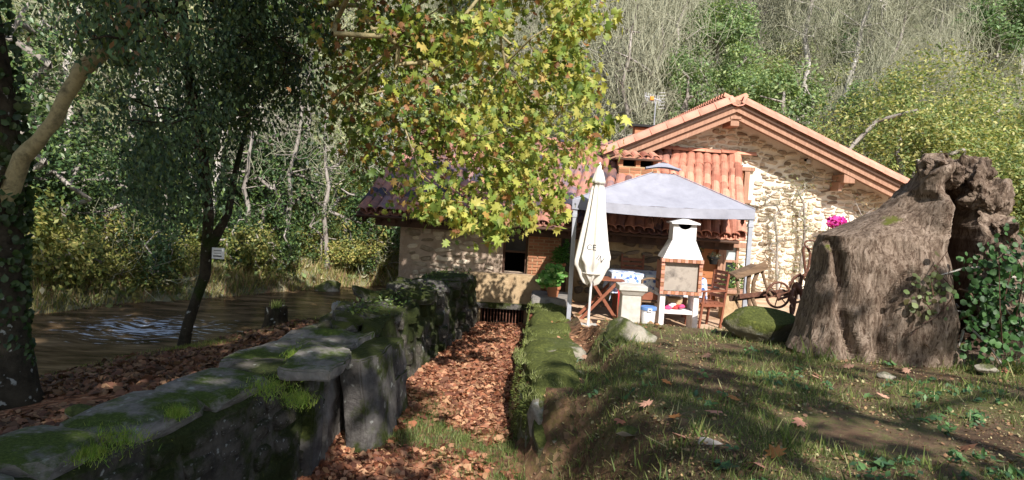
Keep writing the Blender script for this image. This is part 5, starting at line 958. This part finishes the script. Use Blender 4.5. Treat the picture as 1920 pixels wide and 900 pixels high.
mk('foliage', V, F, M['leaf_dark'], T, col=np.repeat(pick([(.05, .09, .04), (.08, .14, .06), (.03, .06, .035), (.18, .24, .07), (.11, .17, .08)], n, .3, rg, [.3, .3, .2, .06, .14]), 4, 0)); leaves('upper_foliage', OVAL, t2[rg.integers(0, 40, 1200)]+rg.normal(size=(1200, 3))*.3, .16, [(.05, .1, .05), (.03, .06, .03)], M['leaf_dark'], T)
# sign on the slender tree
c = P(409, 475, 11.95); T = thing('tree_sign', 'small white rectangular sign with dark printed lines fixed to the slender tree', 'sign', c); mk('sign_board', *box(c[0]-.1, c[0]+.1, c[1]-.006, c[1]+.006, c[2]-.09, c[2]+.09), M['white_plastic'], T, bev=.003)
for k, (w, h) in enumerate(((.07, .012), (.06, .008), (.075, .022))): z = c[2]+.045-.045*k; mk('printed_line', *box(c[0]-w, c[0]+w*.8, c[1]-.009, c[1]-.006, z-h/2, z+h/2), M['ink' if k == 2 else 'curtain'], T)

# ---------------- kinds for the far bank and the wooded hillside, built once and copied
def bare_tree(seed, h, mat, name, lb, group, cat='tree', spread=1.5, ntw=1000, lean=0.):
    rg = np.random.default_rng(seed); T = thing(name, lb, cat, (0, -400, 0), group); o = np.array([0, -400., 0]); k = 9; tr = [o+[lean*h*(i/k)**1.3+rg.normal()*.06*i/3, rg.normal()*.06*i/3, h*.9*i/k-.3] for i in range(k+1)]; tr = np.array(tr)
    V, F = tube(tr, np.linspace(.16, .05, k+1)*h/9, 7); mk('trunk', V, F, M[mat], T, smooth=True)
    tg = ellip(46, o+[lean*h*.7, 0, h*.68], (spread, spread, h*.36), rg, .3); g, N, rad = grow(tr, tg, .014, .06, .12, 4, .7, rg, -.02); ends = np.concatenate([tg[rg.integers(0, 46, ntw)]+rg.normal(size=(ntw, 3))*np.array([.3, .3, .45])]); tw = twigs(ends, 1.1, .0085, 3, rg, (0, 0, 1.6), 2)
    mk('branch_crown', *g, M[mat], T); mk('twig_crown', *tw, M['twig'], T)['kind'] = 'stuff'; return T
def leafy(seed, r3, n, size, pal, name, lb, group, cat, mat='leaf', trunk='bark_grey', stem=None, shell=.35, shape=OVAL, thr=-.12):
    rg = np.random.default_rng(seed); o = np.array([0, -400., 0]); T = thing(name, lb, cat, o, group); r3 = np.array(r3); up_ = stem if stem is not None else r3[2]*.75; c = o+[0, 0, up_]; sub = ellip(14, c, r3*.72, rg, .4); C = np.concatenate([ellip(n//14, s, r3*rg.uniform(.32, .5), rg, .25) for s in sub]); k = fbm(C+seed, 3, 1.9/max(r3)*2) > thr; C = C[k & (C[:, 2] > -.1)]; nrm = (C-c)/r3; nrm /= np.linalg.norm(nrm, axis=1, keepdims=True)+1e-6
    m = len(C); V, F = scatter(shape, C, size*rg.uniform(.6, 1.3, m), rotmats(m, nrm*.7+[0, -.2, .5], .65, rg)); cl = fbm(C+40+seed, 2, 1.6/max(r3)*2); col = pick(pal, m, .25, rg)*(1+.3*cl[:, None]); mk('foliage', V, F, M[mat], T, col=np.repeat(np.clip(col, 0, 1), len(shape[0]), 0))
    g, _, _ = grow([o-[0, 0, .3], o+[0, 0, up_*.5], c], sub, .01, .05*max(r3)*.8, .1, 5, .6, rg); mk('trunk', *g, M[trunk], T); return T
HG = 'trees and bushes of the wooded hillside'
K = {}
K['bare'] = [bare_tree(100+s, h, m, 'bare_tree', 'tall leafless grey tree standing on the wooded hillside', 'leafless trees on the hillside', lean=l) for s, h, m, l in ((1, 9, 'bark_pale', .05), (2, 8, 'bark_grey', -.08), (3, 10, 'bark_pale', .12), (4, 7.5, 'bark_grey', .02))]
K['bank'] = [bare_tree(180+s, h, m, 'bank_tree', 'pale trunk on the far bank', 'leafless trees on the far bank', lean=l, ntw=170) for s, h, m, l in ((1, 8, 'bark_grey', .1), (2, 7.5, 'bark_pale', -.1))]
K['ever'] = [leafy(110+s, r, 6500, .17, [(.15, .24, .09), (.22, .32, .13), (.09, .15, .06), (.32, .4, .18)], 'evergreen_bush', 'rounded dark green evergreen on the wooded hillside', 'evergreens on the hillside', 'bush', thr=-.2) for s, r in ((1, (2., 1.9, 2.2)), (2, (2.3, 2, 1.7)), (3, (1.6, 1.6, 2.6)))]
K['olive'] = [leafy(120+s, r, 5200, .15, [(.3, .36, .18), (.4, .44, .25), (.22, .28, .14), (.5, .5, .32)], 'hillside_bush', 'dusty olive-green bush on the wooded hillside', 'olive-green bushes on the hillside', 'bush', thr=-.1) for s, r in ((1, (1.8, 1.7, 1.5)), (2, (2.2, 2, 1.2)))]
K['yellow'] = [leafy(130+s, r, 40000, .1, [(.42, .42, .15), (.5, .47, .2), (.28, .34, .12), (.2, .27, .09), (.12, .17, .06)], 'yellowing_tree', 'yellow-green leafy tree rising behind the right side of the house', 'yellow-green trees right of the house', 'tree', stem=st, shape=OVAL, thr=-.05) for s, r, st in ((1, (2.8, 2.6, 3.4), 3.6), (2, (3.2, 2.8, 2.8), 3.))]
def thicket(seed, r, name, lb, group, n=1000, mat='twig', length=1.3, rr=.0075, dv=(0, 0, 2.6)):
    rg = np.random.default_rng(seed); o = np.array([0, -400., 0]); T = thing(name, lb, 'thicket', o, group); s = o+np.stack([rg.normal(0, r*.45, n), rg.normal(0, r*.45, n), rg.uniform(0, 1, n)**1.5*r*.9], -1); mk('twig', *twigs(s, length, rr, 3, rg, dv, 3), M[mat], T)['kind'] = 'stuff'; s = o+np.stack([rg.normal(0, r*.2, 9), rg.normal(0, r*.2, 9), np.zeros(9)-.2], -1); mk('stem', *twigs(s, r*1.7, .03, 5, rg, (0, 0, 1.4), 4), M['bark_grey'], T)
    if n > 500: leaves('foliage', OVAL, o+np.stack([rg.normal(0, r*.5, 1500), rg.normal(0, r*.5, 1500), rg.uniform(.1, 1, 1500)*r*1.5], -1), .13, [(.26, .31, .14), (.36, .38, .2), (.18, .23, .1)], M['leaf'], T, rg=rg)
    return T
K['thick'] = [thicket(140+s, r, 'bare_thicket', 'grey-brown leafless thicket on the wooded hillside', 'leafless thickets on the hillside') for s, r in ((1, 1.6), (2, 2.1), (3, 1.3))]
K['brush'] = [thicket(150+s, r, 'brushwood', 'tangle of pale dead branches on the far river bank', 'dead brushwood on the far bank', n=160, mat='twig', length=2.0, rr=.013, dv=(.3, -.3, .2)) for s, r in ((1, 1.0), (2, 1.3))]
K['sun'] = [leafy(160+s, r, 3800, .11, [(.3, .3, .08), (.2, .24, .07), (.38, .34, .12), (.12, .16, .05)], 'bank_shrub', 'yellowish green shrub hanging over the far river bank', 'yellowish shrubs on the far bank', 'shrub') for s, r in ((1, (1.2, 1.1, 1.0)), (2, (1.5, 1.2, .8)))]
K['dk'] = [leafy(170+s, r, 4200, .12, [(.05, .1, .035), (.08, .14, .05), (.12, .18, .05), (.03, .05, .02)], 'bank_bush', 'dark green leafy bush among the trees of the far bank', 'dark bushes on the far bank', 'bush', mat='leaf_dark') for s, r in ((1, (1.5, 1.4, 1.6)), (2, (1.3, 1.2, 2.3)))]
used = set(); DEF = {k: (v[0]['label'], v[0]['group']) for k, v in K.items()}
def where(x, y):
    d = np.array([x, y, H1(x, y)+1.])-EYE; px = 960+FPX*(d@rt)/(d@fw)
    s = next(n for lim, n in ((140, 'behind the left-edge trunk'), (330, 'behind the pale limb'), (560, 'behind the riverside tree'), (820, 'behind the plane tree'), (1120, 'behind the yellowest leaves'), (1260, 'around the television aerial'), (1480, 'above the roof ridge'), (1740, 'above the right roof slope'), (9999, 'above the big stump')) if px < lim)
    b = 'at the foot of the slope' if y < 32 else 'low on the slope' if y < 40 else 'halfway up the slope' if y < 52 else 'high on the slope'; return s, b
NAMES = dict(bank='pale trunk', bare='leafless pale tree', ever='dark green evergreen bush', olive='olive-green bush', thick='grey-brown leafless thicket', sun='yellow-green shrub', dk='dark leafy bush', brush='pale dead branches', yellow='yellow-green tree')
def put(kind, x, y, s, rgn, lb=None, z=None, group=None, rot=None):
    v = K[kind][rgn.integers(len(K[kind]))]; o = v
    if v.name in used: o = copyt(v)
    else: used.add(v.name)
    zz = H1(x, y)-.1 if z is None else z; o.location = (x, y, zz); o.rotation_euler = (0, 0, rgn.uniform(0, 6.28) if rot is None else rot); o.scale = (s, s, s*rgn.uniform(.85, 1.2))
    if lb is None:
        a, b = where(x, y)
        if kind in ('sun', 'dk', 'brush'): b = 'on the far bank '+('downstream by the rapids' if x < -8.3 else 'opposite the stumps' if x < -5 else 'near the mill')
        o['label'] = NAMES[kind]+' '+b+' '+a
        o['group'] = DEF[kind][1]
    else:
        o['label'] = lb
        if 'group' in o: del o['group']
    return o
rg = np.random.default_rng(77)
def onp(px, D, rgn=rg): return float(P(px, 300, D)[0])
# yellow-green trees right of the house
for k, (px, D, s, py_top, lb) in enumerate(((1700, 26, 1.25, 90, 'yellow-green tree directly above the right slope of the house roof'), (1850, 25, 1.2, 90, 'brightest yellow-green tree behind the top of the big stump'), (1790, 31, 1.35, 70, 'taller yellow-green tree between and behind the two nearer ones'), (1920, 27, 1.3, 230, 'yellow-green tree cut by the right edge of the picture'), (1625, 30, 1.15, 130, 'olive-yellow tree behind the middle of the right roof slope'), (1960, 32, 1.4, 100, 'tall yellow-green tree at the top right corner'))):
    x = onp(px, D); zt_ = P(px, py_top, D)[2]; s *= 1.25; o = put('yellow', x, D, s, rg, lb, z=zt_-6.3*s)
for k, (px, D, py, s, lb) in enumerate(((1400, 31, 130, 1.0, 'dark evergreen bush above the roof ridge of the house'), (1460, 29, 200, 1.05, 'green evergreen bush just right of the roof ridge'), (1330, 38, 40, 1.1, 'dark green bush near the top of the picture above the aerial'), (1850, 44, 20, 1.4, 'dark evergreen in the top right corner of the hillside'), (1640, 34, 180, .9, 'round dark bush touching the yellow-green trees on their left'), (1280, 30, 160, .8, 'green bush right of the television aerial'))):
    x = onp(px, D); o = put('ever', x, D, s, rg, lb, z=P(px, py, D)[2]-1.6*s)
# general hillside cover
def hillpts(n, dmin, dmax, xm=(-.74, .74)):
    out = []
    while len(out) < n:
        D = (rg.uniform(dmin**1.5, dmax**1.5))**(1/1.5); x = D*rg.uniform(*xm)
        fd = -side(FE, np.array(x), np.array(D))*.66
        if (x > -1 and D < 30) or (fd < 2.5 and x < 3) or (x > 3 and D < 31): continue
        out.append((x, D))
    return out
for x, D in hillpts(150, 24, 80):
    if x > -.05*D or rg.random() < .35: put('bare', x, D, rg.uniform(.8, 1.4), rg)
for x, D in hillpts(120, 24, 85): put('ever' if rg.random() < .45 else 'olive', x, D, rg.uniform(.6, 1.25), rg)
for x, D in hillpts(150, 32, 66, (-.74, .74)): put('olive' if rg.random() < .85 else 'thick', x, D, rg.uniform(.7, 1.2), rg)
for x, D in hillpts(150, 24, 70): put('thick' if (x > 0 and rg.random() < .5) else ('dk' if rg.random() < .6 else 'olive'), x, D, rg.uniform(.9, 1.7), rg)
# far bank of the river
L_ = 'yellowish green shrub hanging over the far river bank'
fe = lambda y: float(np.interp(y, FE[:, 1], FE[:, 0]))
for i in range(40): y = rg.uniform(11.5, 25); x = fe(y)-rg.uniform(.4, 2.4); put('sun' if rg.random() < .6 else 'dk', x, y, rg.uniform(.5, .95), rg)
for i in range(44): y = rg.uniform(12, 29); x = fe(y)-rg.uniform(1.5, 7); put('dk' if rg.random() < .7 else 'sun', x, y, rg.uniform(.7, 1.5), rg)
for i in range(5): y = rg.uniform(17, 25); x = fe(y)-rg.uniform(.2, 2.5); put('brush', x, y, rg.uniform(.5, .9), rg)
for k, (px, py, D, s, lb) in enumerate(((612, 515, 21.2, .6, 'pale short trunk leaning by the bank beside the wet river rocks'), (528, 480, 20.6, .7, 'straight pale trunk on the far bank above the grass-topped stump'), (455, 480, 19.9, .66, 'pale trunk on the far bank right of the tree sign'), (383, 470, 19.0, .95, 'tall pale forked trunk behind the slender riverside tree'), (705, 490, 22.8, .6, 'thin pale tree on the far bank by the corner of the mill'), (310, 470, 21, .8, 'grey trunk on the far bank left of the slender tree'), (240, 420, 22, .9, 'pale tall tree behind the left bend of the river'), (120, 400, 20, .9, 'grey tree behind the pale limb at the left'), (560, 440, 27, .9, 'bare tree higher up the far bank behind the straight pale trunk'))):
    c = P(px, py, D); put('bank', c[0], D, s, rg, lb)
for k, (px, py, D, s, lb) in enumerate(((120, 500, 16.2, 1.25, 'sunlit yellow-green bush on the far bank just right of the big trunk'), (215, 470, 17.3, 1.15, 'yellow-green bush on the far bank above the rapids'), (75, 430, 17.5, 1.3, 'pale yellow-green bush against the big trunk across the river'), (290, 520, 17.4, .8, 'low yellowish bush at the waterline left of the slender tree'), (570, 500, 21.6, .9, 'yellow-green bush at the waterline behind the wet river rocks'), (690, 470, 23.2, 1., 'green bush on the far bank against the mill corner'))):
    c = P(px, py, D); put('sun', c[0], D, s, rg, lb, z=c[2]-1.0*s)
for k, (px, D, s, lb) in enumerate(((1110, 33, 1.3, 'tall pale bare trunk just right of the plane leaves'), (1165, 30, 1.25, 'leaning pale trunk left of the television aerial'), (1235, 36, 1.35, 'pale forked bare tree above the television aerial'), (1560, 40, 1.3, 'pale bare trunk above the right roof slope'), (1640, 38, 1.2, 'thin pale trunk beside the yellow-green trees'), (1500, 42, 1.3, 'pale bare trunk high between the evergreen and the yellow trees'), (1770, 46, 1.3, 'pale bare trunk at the top above the big stump'))):
    put('bare', onp(px, D), D, s, rg, lb)
# undergrowth carpet on the hillside and the far bank
n = 60000; D = rg.uniform(13**1.3, 75**1.3, n)**(1/1.3); x = D*rg.uniform(-.85, .85, n); fd = -side(FE, x, D)*.66; k = ((fd > .05) & ((D < 24) | (fd > 0)) & ~((x > 2) & (D < 30))); x, D = x[k], D[k]; z = H(x, D)+rg.uniform(0, .35, len(x)); V, F = scatter(OVAL, xyz(x, D, z), rg.uniform(.08, .3, len(x))*(.6+D/60), rotmats(len(x), np.array([0, -.5, .8]), .8, rg))
o = mk('undergrowth', V, F, M['leaf'], None, col=np.repeat(pick([(.2, .28, .12), (.36, .4, .22), (.34, .29, .19), (.28, .38, .16), (.48, .46, .32), (.12, .17, .07)], len(x), .3, rg), 4, 0)); tag(o, 'low leafy undergrowth covering the far bank and hillside', 'undergrowth', kind='stuff')
# bank grass at the water's edge (far side) and near side
def tufts(name, lb, xs, ys, n, hmin, hmax, pal, seed, per=22, sd=.05, cat='grass'):
    rg = np.random.default_rng(seed); i = np.repeat(np.arange(len(xs)), per); x = xs[i]+rg.normal(0, sd, len(i)); y = ys[i]+rg.normal(0, sd, len(i)); z = H(x, y)-.01; m = len(x); V, F = scatter(BLADE, xyz(x, y, z), rg.uniform(hmin, hmax, m), rotmats(m, np.array([0, 0, 3.]), 1.1, rg)); o = mk(name, V, F, M['grass'], None, col=np.repeat(pick(pal, m, .3, rg), 3, 0)); return tag(o, lb, cat, kind='stuff')
y = rg.uniform(12, 25, 700); x = np.interp(y, FE[:, 1], FE[:, 0])-rg.uniform(-.05, .9, 700); tufts('bank_grass', 'long yellow-green grass overhanging the far river bank', x, y, 0, .12, .36, [(.3, .3, .1), (.36, .32, .16), (.16, .2, .06), (.3, .2, .12)], 1, 16, .12)
y = rg.uniform(8, 17, 420); x = np.interp(y, NE[:, 1], NE[:, 0])+rg.uniform(.1, 1., 420)+ss(12, 16, y)*rg.uniform(0, 1.6, 420); k = x < face_l(y)-.9; tufts('bank_grass', 'short grass along the near river bank', x[k], y[k], 0, .03, .1, [(.14, .2, .04), (.25, .28, .07), (.1, .12, .04)], 2, 26, .12)

# ------------------------------------------------------------------ lawn grass, weeds, litter
rg = np.random.default_rng(5); n = 150000; y = 3.3+7.6*rg.random(n)**1.15; x = .05+rg.random(n)*(.8*y+.45); fr_ = face_r(y); nz = fbm(xyz(x, y), 4, 1.6); k = (x > fr_+np.where(y < 7.2, .12, .5)) & (nz > -.04+.4*(rg.random(n)-.5)) & ~((y > 9.7) & (x < 1.35)) & (y < 10.9); x, y = x[k], y[k]; z = H(x, y)-.008; hgt = np.clip(rg.lognormal(-3.3, .5, len(x)), .012, .13)*(1+.9*np.clip(fbm(xyz(x, y)+50, 3, 2.5), 0, 1))*(1+1.2*np.exp(-((y-8.15)/.25)**2)*(x > 3.2)*(x < 6))
V, F = scatter(BLADE, xyz(x, y, z), hgt, rotmats(len(x), np.array([0, 0, 1.9]), .9, rg)); V3 = V
o = mk('lawn_grass', V, F, M['grass'], None, col=np.repeat(pick([(.1, .15, .04), (.17, .22, .06), (.23, .26, .09), (.34, .32, .16), (.07, .12, .04)], len(x), .3, rg, [.28, .28, .2, .12, .12]), 3, 0)); tag(o, 'patchy green grass of the sloping lawn', 'grass', kind='stuff')
m = 500; y = 3.6+6.5*rg.random(m); x = .6+rg.random(m)*(.75*y); k = fbm(xyz(x, y)+9, 3, 1.2) > .05; x, y = x[k], y[k]; i = np.repeat(np.arange(len(x)), 7); C = xyz(x[i]+rg.normal(0, .03, len(i)), y[i]+rg.normal(0, .03, len(i))); C[:, 2] = H(C[:, 0], C[:, 1])+rg.uniform(.01, .05, len(i)); V, F = scatter(OVAL, C, rg.uniform(.03, .09, len(i)), rotmats(len(i), np.array([0, -.3, 1]), .45, rg)); o = mk('lawn_weeds', V, F, M['leaf'], None, col=np.repeat(pick([(.1, .2, .07), (.16, .28, .1), (.08, .16, .08)], len(i), .3, rg), 4, 0)); tag(o, 'small broad-leaved weeds among the lawn grass', 'weeds', kind='stuff')
LP = [(.36, .14, .075), (.24, .085, .045), (.45, .22, .13), (.14, .05, .03), (.5, .28, .16), (.26, .12, .075)]
def litter_patch(name, lb, x, y, size, seed, pal=LP, up_=.02, sp=.4):
    rg = np.random.default_rng(seed); m = len(x); C = xyz(x, y, H(x, y)+rg.uniform(0, up_*2, m)); V, F = scatter(L5, C, size*np.clip(rg.lognormal(-.15, .42, m), .35, 2.), rotmats(m, np.array([0, 0, 1.]), sp*1.25, rg)); o = mk(name, V, F, M['dry'], None, col=np.repeat(pick(pal, m, .3, rg), 7, 0)); return tag(o, lb, 'leaves', kind='stuff')
m = 56000; y = 5.+9.7*rg.random(m)**1.1; x = face_l(y)+rg.random(m)*(face_r(y)-face_l(y)+.08); k = (fbm(xyz(x, y), 4, .9)+.25*rg.random(m) < .4+.5*ss(7.5, 10, y)) ; litter_patch('leaf_litter', 'deep carpet of fallen brown leaves on the channel floor', x[k], y[k], .062, 3)
m = 36000; y = 3.+11*rg.random(m); a = np.interp(y, NE[:, 1], NE[:, 0])+.2; b = face_l(y)-.75; x = a+rg.random(m)*(b-a); k = (fbm(xyz(x, y)+5, 4, .8)+.3*rg.random(m) < .3) & (y > 4); litter_patch('leaf_litter', 'fallen brown leaves covering the bank between the river and the low wall', x[k], y[k], .07, 4, pal=[(.22, .1, .06), (.15, .06, .035), (.3, .16, .09), (.1, .05, .03)])
m = 420; y = rg.uniform(9.8, 14.6, m); x = rg.uniform(.7, 2.1, m)*1.; k = fbm(xyz(x, y), 3, 1.4)+.3*rg.random(m) < .28; litter_patch('leaf_litter', 'scattered fallen leaves beside the parasol at the patio edge', x[k], y[k], .06, 6, pal=[(.55, .3, .18), (.6, .4, .22), (.4, .2, .1)])
m = 16000; y = 3.5+7*rg.random(m); x = .3+rg.random(m)*(.8*y); kk = fbm(xyz(x, y)+4, 3, 1.5)+.35*rg.random(m) < .25; litter_patch('leaf_crumbs', 'small brown leaf fragments scattered in the lawn', x[kk], y[kk], .02, 7, pal=[(.2, .11, .06), (.3, .2, .1), (.14, .08, .05), (.34, .3, .16)], up_=.01)
y = rg.uniform(8.8, 14.4, 900); x = face_l(y)-rg.uniform(.1, .72, 900); C = xyz(x, y, .52+0*x+rg.uniform(-.03, .1, 900)); V, F = scatter(OVAL, C, rg.uniform(.03, .08, 900), rotmats(900, np.array([0, -.2, 1]), .7, rg)); o = mk('wall_plants', V, F, M['leaf_dark'], None, col=np.repeat(pick([(.05, .09, .02), (.1, .14, .03)], 900), 4, 0)); tag(o, 'small dark leafy plants growing along the mossy channel wall top', 'plants', kind='stuff')
xx = rg.uniform(-1.5, .3, 1500); yy = rg.uniform(5.2, 9.5, 1500); kk = (fbm(xyz(xx, yy), 4, .9) > .12) & (xx > face_l(yy)+.1) & (xx < face_r(yy)); tufts('channel_grass', 'thin grass patches among the leaves of the channel floor', xx[kk], yy[kk], 0, .03, .1, [(.16, .22, .06), (.3, .32, .12), (.1, .15, .04)], 6, 20, .05)
# mossy turf patches on top of the near wall, and on the sunny strip
def moss_turf(lb, x, y, z, seed, pal, h0=.015, h1=.05):
    rg = np.random.default_rng(seed); m = len(x); V, F = scatter(BLADE, xyz(x, y, z), rg.uniform(h0, h1, m), rotmats(m, np.array([0, 0, 1.5]), .8, rg)); V[:, 0] += 0; o = mk('moss_turf', V, F, M['grass'], None, col=np.repeat(pick(pal, m, .3, rg), 3, 0)); tag(o, lb, 'moss', kind='stuff')
C = []
for px, py, rx, ry in ((215, 815, 55, 22), (160, 845, 40, 16), (505, 725, 35, 16), (560, 745, 25, 14), (555, 665, 16, 14), (330, 770, 20, 8)):
    for _ in range(900): q = PZ(px+rg.normal()*rx*.6, py+rg.normal()*ry*.6, .49); C.append(q)
C = np.array(C); C[:, 2] -= .02; moss_turf('bright green moss and grass tufts on the near wall top', C[:, 0], C[:, 1], C[:, 2], 3, [(.1, .2, .02), (.18, .28, .04), (.24, .3, .06)], .02, .06)
y = rg.uniform(7.1, 14.3, 20000); x = face_r(y)+rg.random(20000)*.68-.02; k = fbm(xyz(x, y), 4, 2.6) > .08; moss_turf('sunlit yellow-green moss on the strip right of the channel', x[k], y[k], np.interp(y[k], [6.9, 7.15, 7.6, 9.2, 10, 12, 15], [-.3, .06, .22, .22, .12, .10, .12])+.0, 4, [(.34, .36, .12), (.44, .42, .2), (.24, .28, .08)], .02, .07)
# single fallen leaves lying on the lawn
lv, lf = LOBED; G = 'single fallen leaves on the lawn'; leafcols = [(.4, .2, .14), (.5, .28, .2), (.3, .13, .08), (.5, .2, .06)]; lms = []
for k in range(4):
    V = lv.copy(); V[:, 2] += .25*V[:, 0]**2*(1 if k % 2 else -1)+.12*V[:, 1]**2; V[:, 2] += .08; me = bpy.data.meshes.new('fallen_leaf'); me.from_pydata(V.tolist(), [], lf.tolist()); a = me.color_attributes.new('Col', 'FLOAT_COLOR', 'POINT')
    for q in range(len(V)): a.data[q].color = (*leafcols[k], 1)
    me.materials.append(M['dry']); lms.append(me)
for k, (px, py) in enumerate(((1322, 676), (1655, 750), (1815, 845), (1452, 862), (1418, 885), (1590, 692), (1532, 712), (1376, 754), (1336, 786), (1530, 715), (1748, 668), (1780, 683), (1850, 682), (1210, 770), (1165, 800), (1265, 800), (1275, 832), (1700, 700), (1880, 700), (1250, 725), (1500, 800), (1100, 620), (1310, 720))):
    D = 2.0
    for _ in range(60):
        q = P(px, py, D)
        if q[2] < H1(q[0], q[1])+.01: break
        D += .12
    s = rg.uniform(.09, .16); o = bpy.data.objects.new('fallen_leaf', lms[k % 4]); COL.objects.link(o); o.location = (q[0], q[1], H1(q[0], q[1])+.03); o.scale = (s, s, s); o.rotation_euler = (rg.uniform(-.5, .3), rg.uniform(-.4, .4), rg.uniform(0, 6)); tag(o, 'curled brown fallen leaf lying alone in the lawn grass', 'leaf', G)

# ------------------------------------------------------------------ trees standing behind the viewer, whose shade falls across the lawn and the near wall
def shade_tree(c, r3, n, base, lb, seed, thr=-.02, size=.24, h=None):
    rg = np.random.default_rng(seed); T = thing('bank_tree', lb, 'tree', (*base, .3)); b = np.array([*base, .2]); cc = np.array(c); sub = ellip(60, cc, np.array(r3)*.85, rg, .3); g, _, _ = grow([b, b*.5+cc*.5-[0, 0, 1.5], cc-[0, 0, r3[2]*.4]], sub, .02, .22, .12, 6, .8, rg); mk('trunk', *g, M['bark_grey'], T); C = ellip(n, cc, r3, rg, .1); C = C[fbm(C, 4, .85) > thr]; leaves('foliage', L5, C, size, [(.2, .3, .06), (.3, .35, .08)], M['leaf'], T, rg=rg)
shade_tree((8.4, -4.6, 8.2), (5.4, 2.4, 4.4), 14000, (7.5, -5), 'leafy tree standing behind the lawn on the right', 1, .14)
shade_tree((-1.6, -4.5, 11.4), (5.2, 3.2, 6.2), 20000, (-4, -6), 'tall leafy tree standing behind the near wall on the left', 2, -.06)
shade_tree((1.8, -4.8, 7.4), (2.4, 1.6, 2.2), 2400, (1.5, -6.5), 'smaller leafy tree behind the head of the channel', 3, .0)

rg = np.random.default_rng(91); m = 6000; y = rg.uniform(7.1, 14.5, m); zz = rg.uniform(-.45, .2, m); x = face_r(y)-.03+.12*(zz+.5); k = fbm(xyz(x, y, zz)*[1, 1, 2], 3, 2.2) > -.05; C = xyz(x[k], y[k], zz[k]); V, F = scatter(BLADE, C, rg.uniform(.015, .045, len(C)), rotmats(len(C), np.array([-1.6, -.3, .4]), .8, rg))
tag(mk('moss_turf', V, F, M['grass'], None, col=np.repeat(pick([(.2, .26, .06), (.1, .15, .04), (.28, .32, .1)], len(C), .3, rg), 3, 0)), 'hanging moss on the channel side of the right-hand low wall', 'moss', kind='stuff')
m = 90000; y = 3.4+7.2*rg.random(m); x = .1+rg.random(m)*(.8*y+.2); k = (fbm(xyz(x, y)+70, 4, 2.) > -.08) & (x > face_r(y)+.3); x, y = x[k], y[k]; V, F = scatter(BLADE, xyz(x, y, H(x, y)-.004), rg.uniform(.01, .028, len(x)), rotmats(len(x), np.array([0, 0, 1.2]), .9, rg)); V3 = V.reshape(-1, 3, 3)
tag(mk('lawn_moss', V, F, M['grass'], None, col=np.repeat(pick([(.2, .22, .08), (.3, .28, .13), (.13, .17, .05), (.36, .32, .2)], len(x), .3, rg), 3, 0)), 'short moss and dry turf between the grass of the lawn', 'moss', kind='stuff')
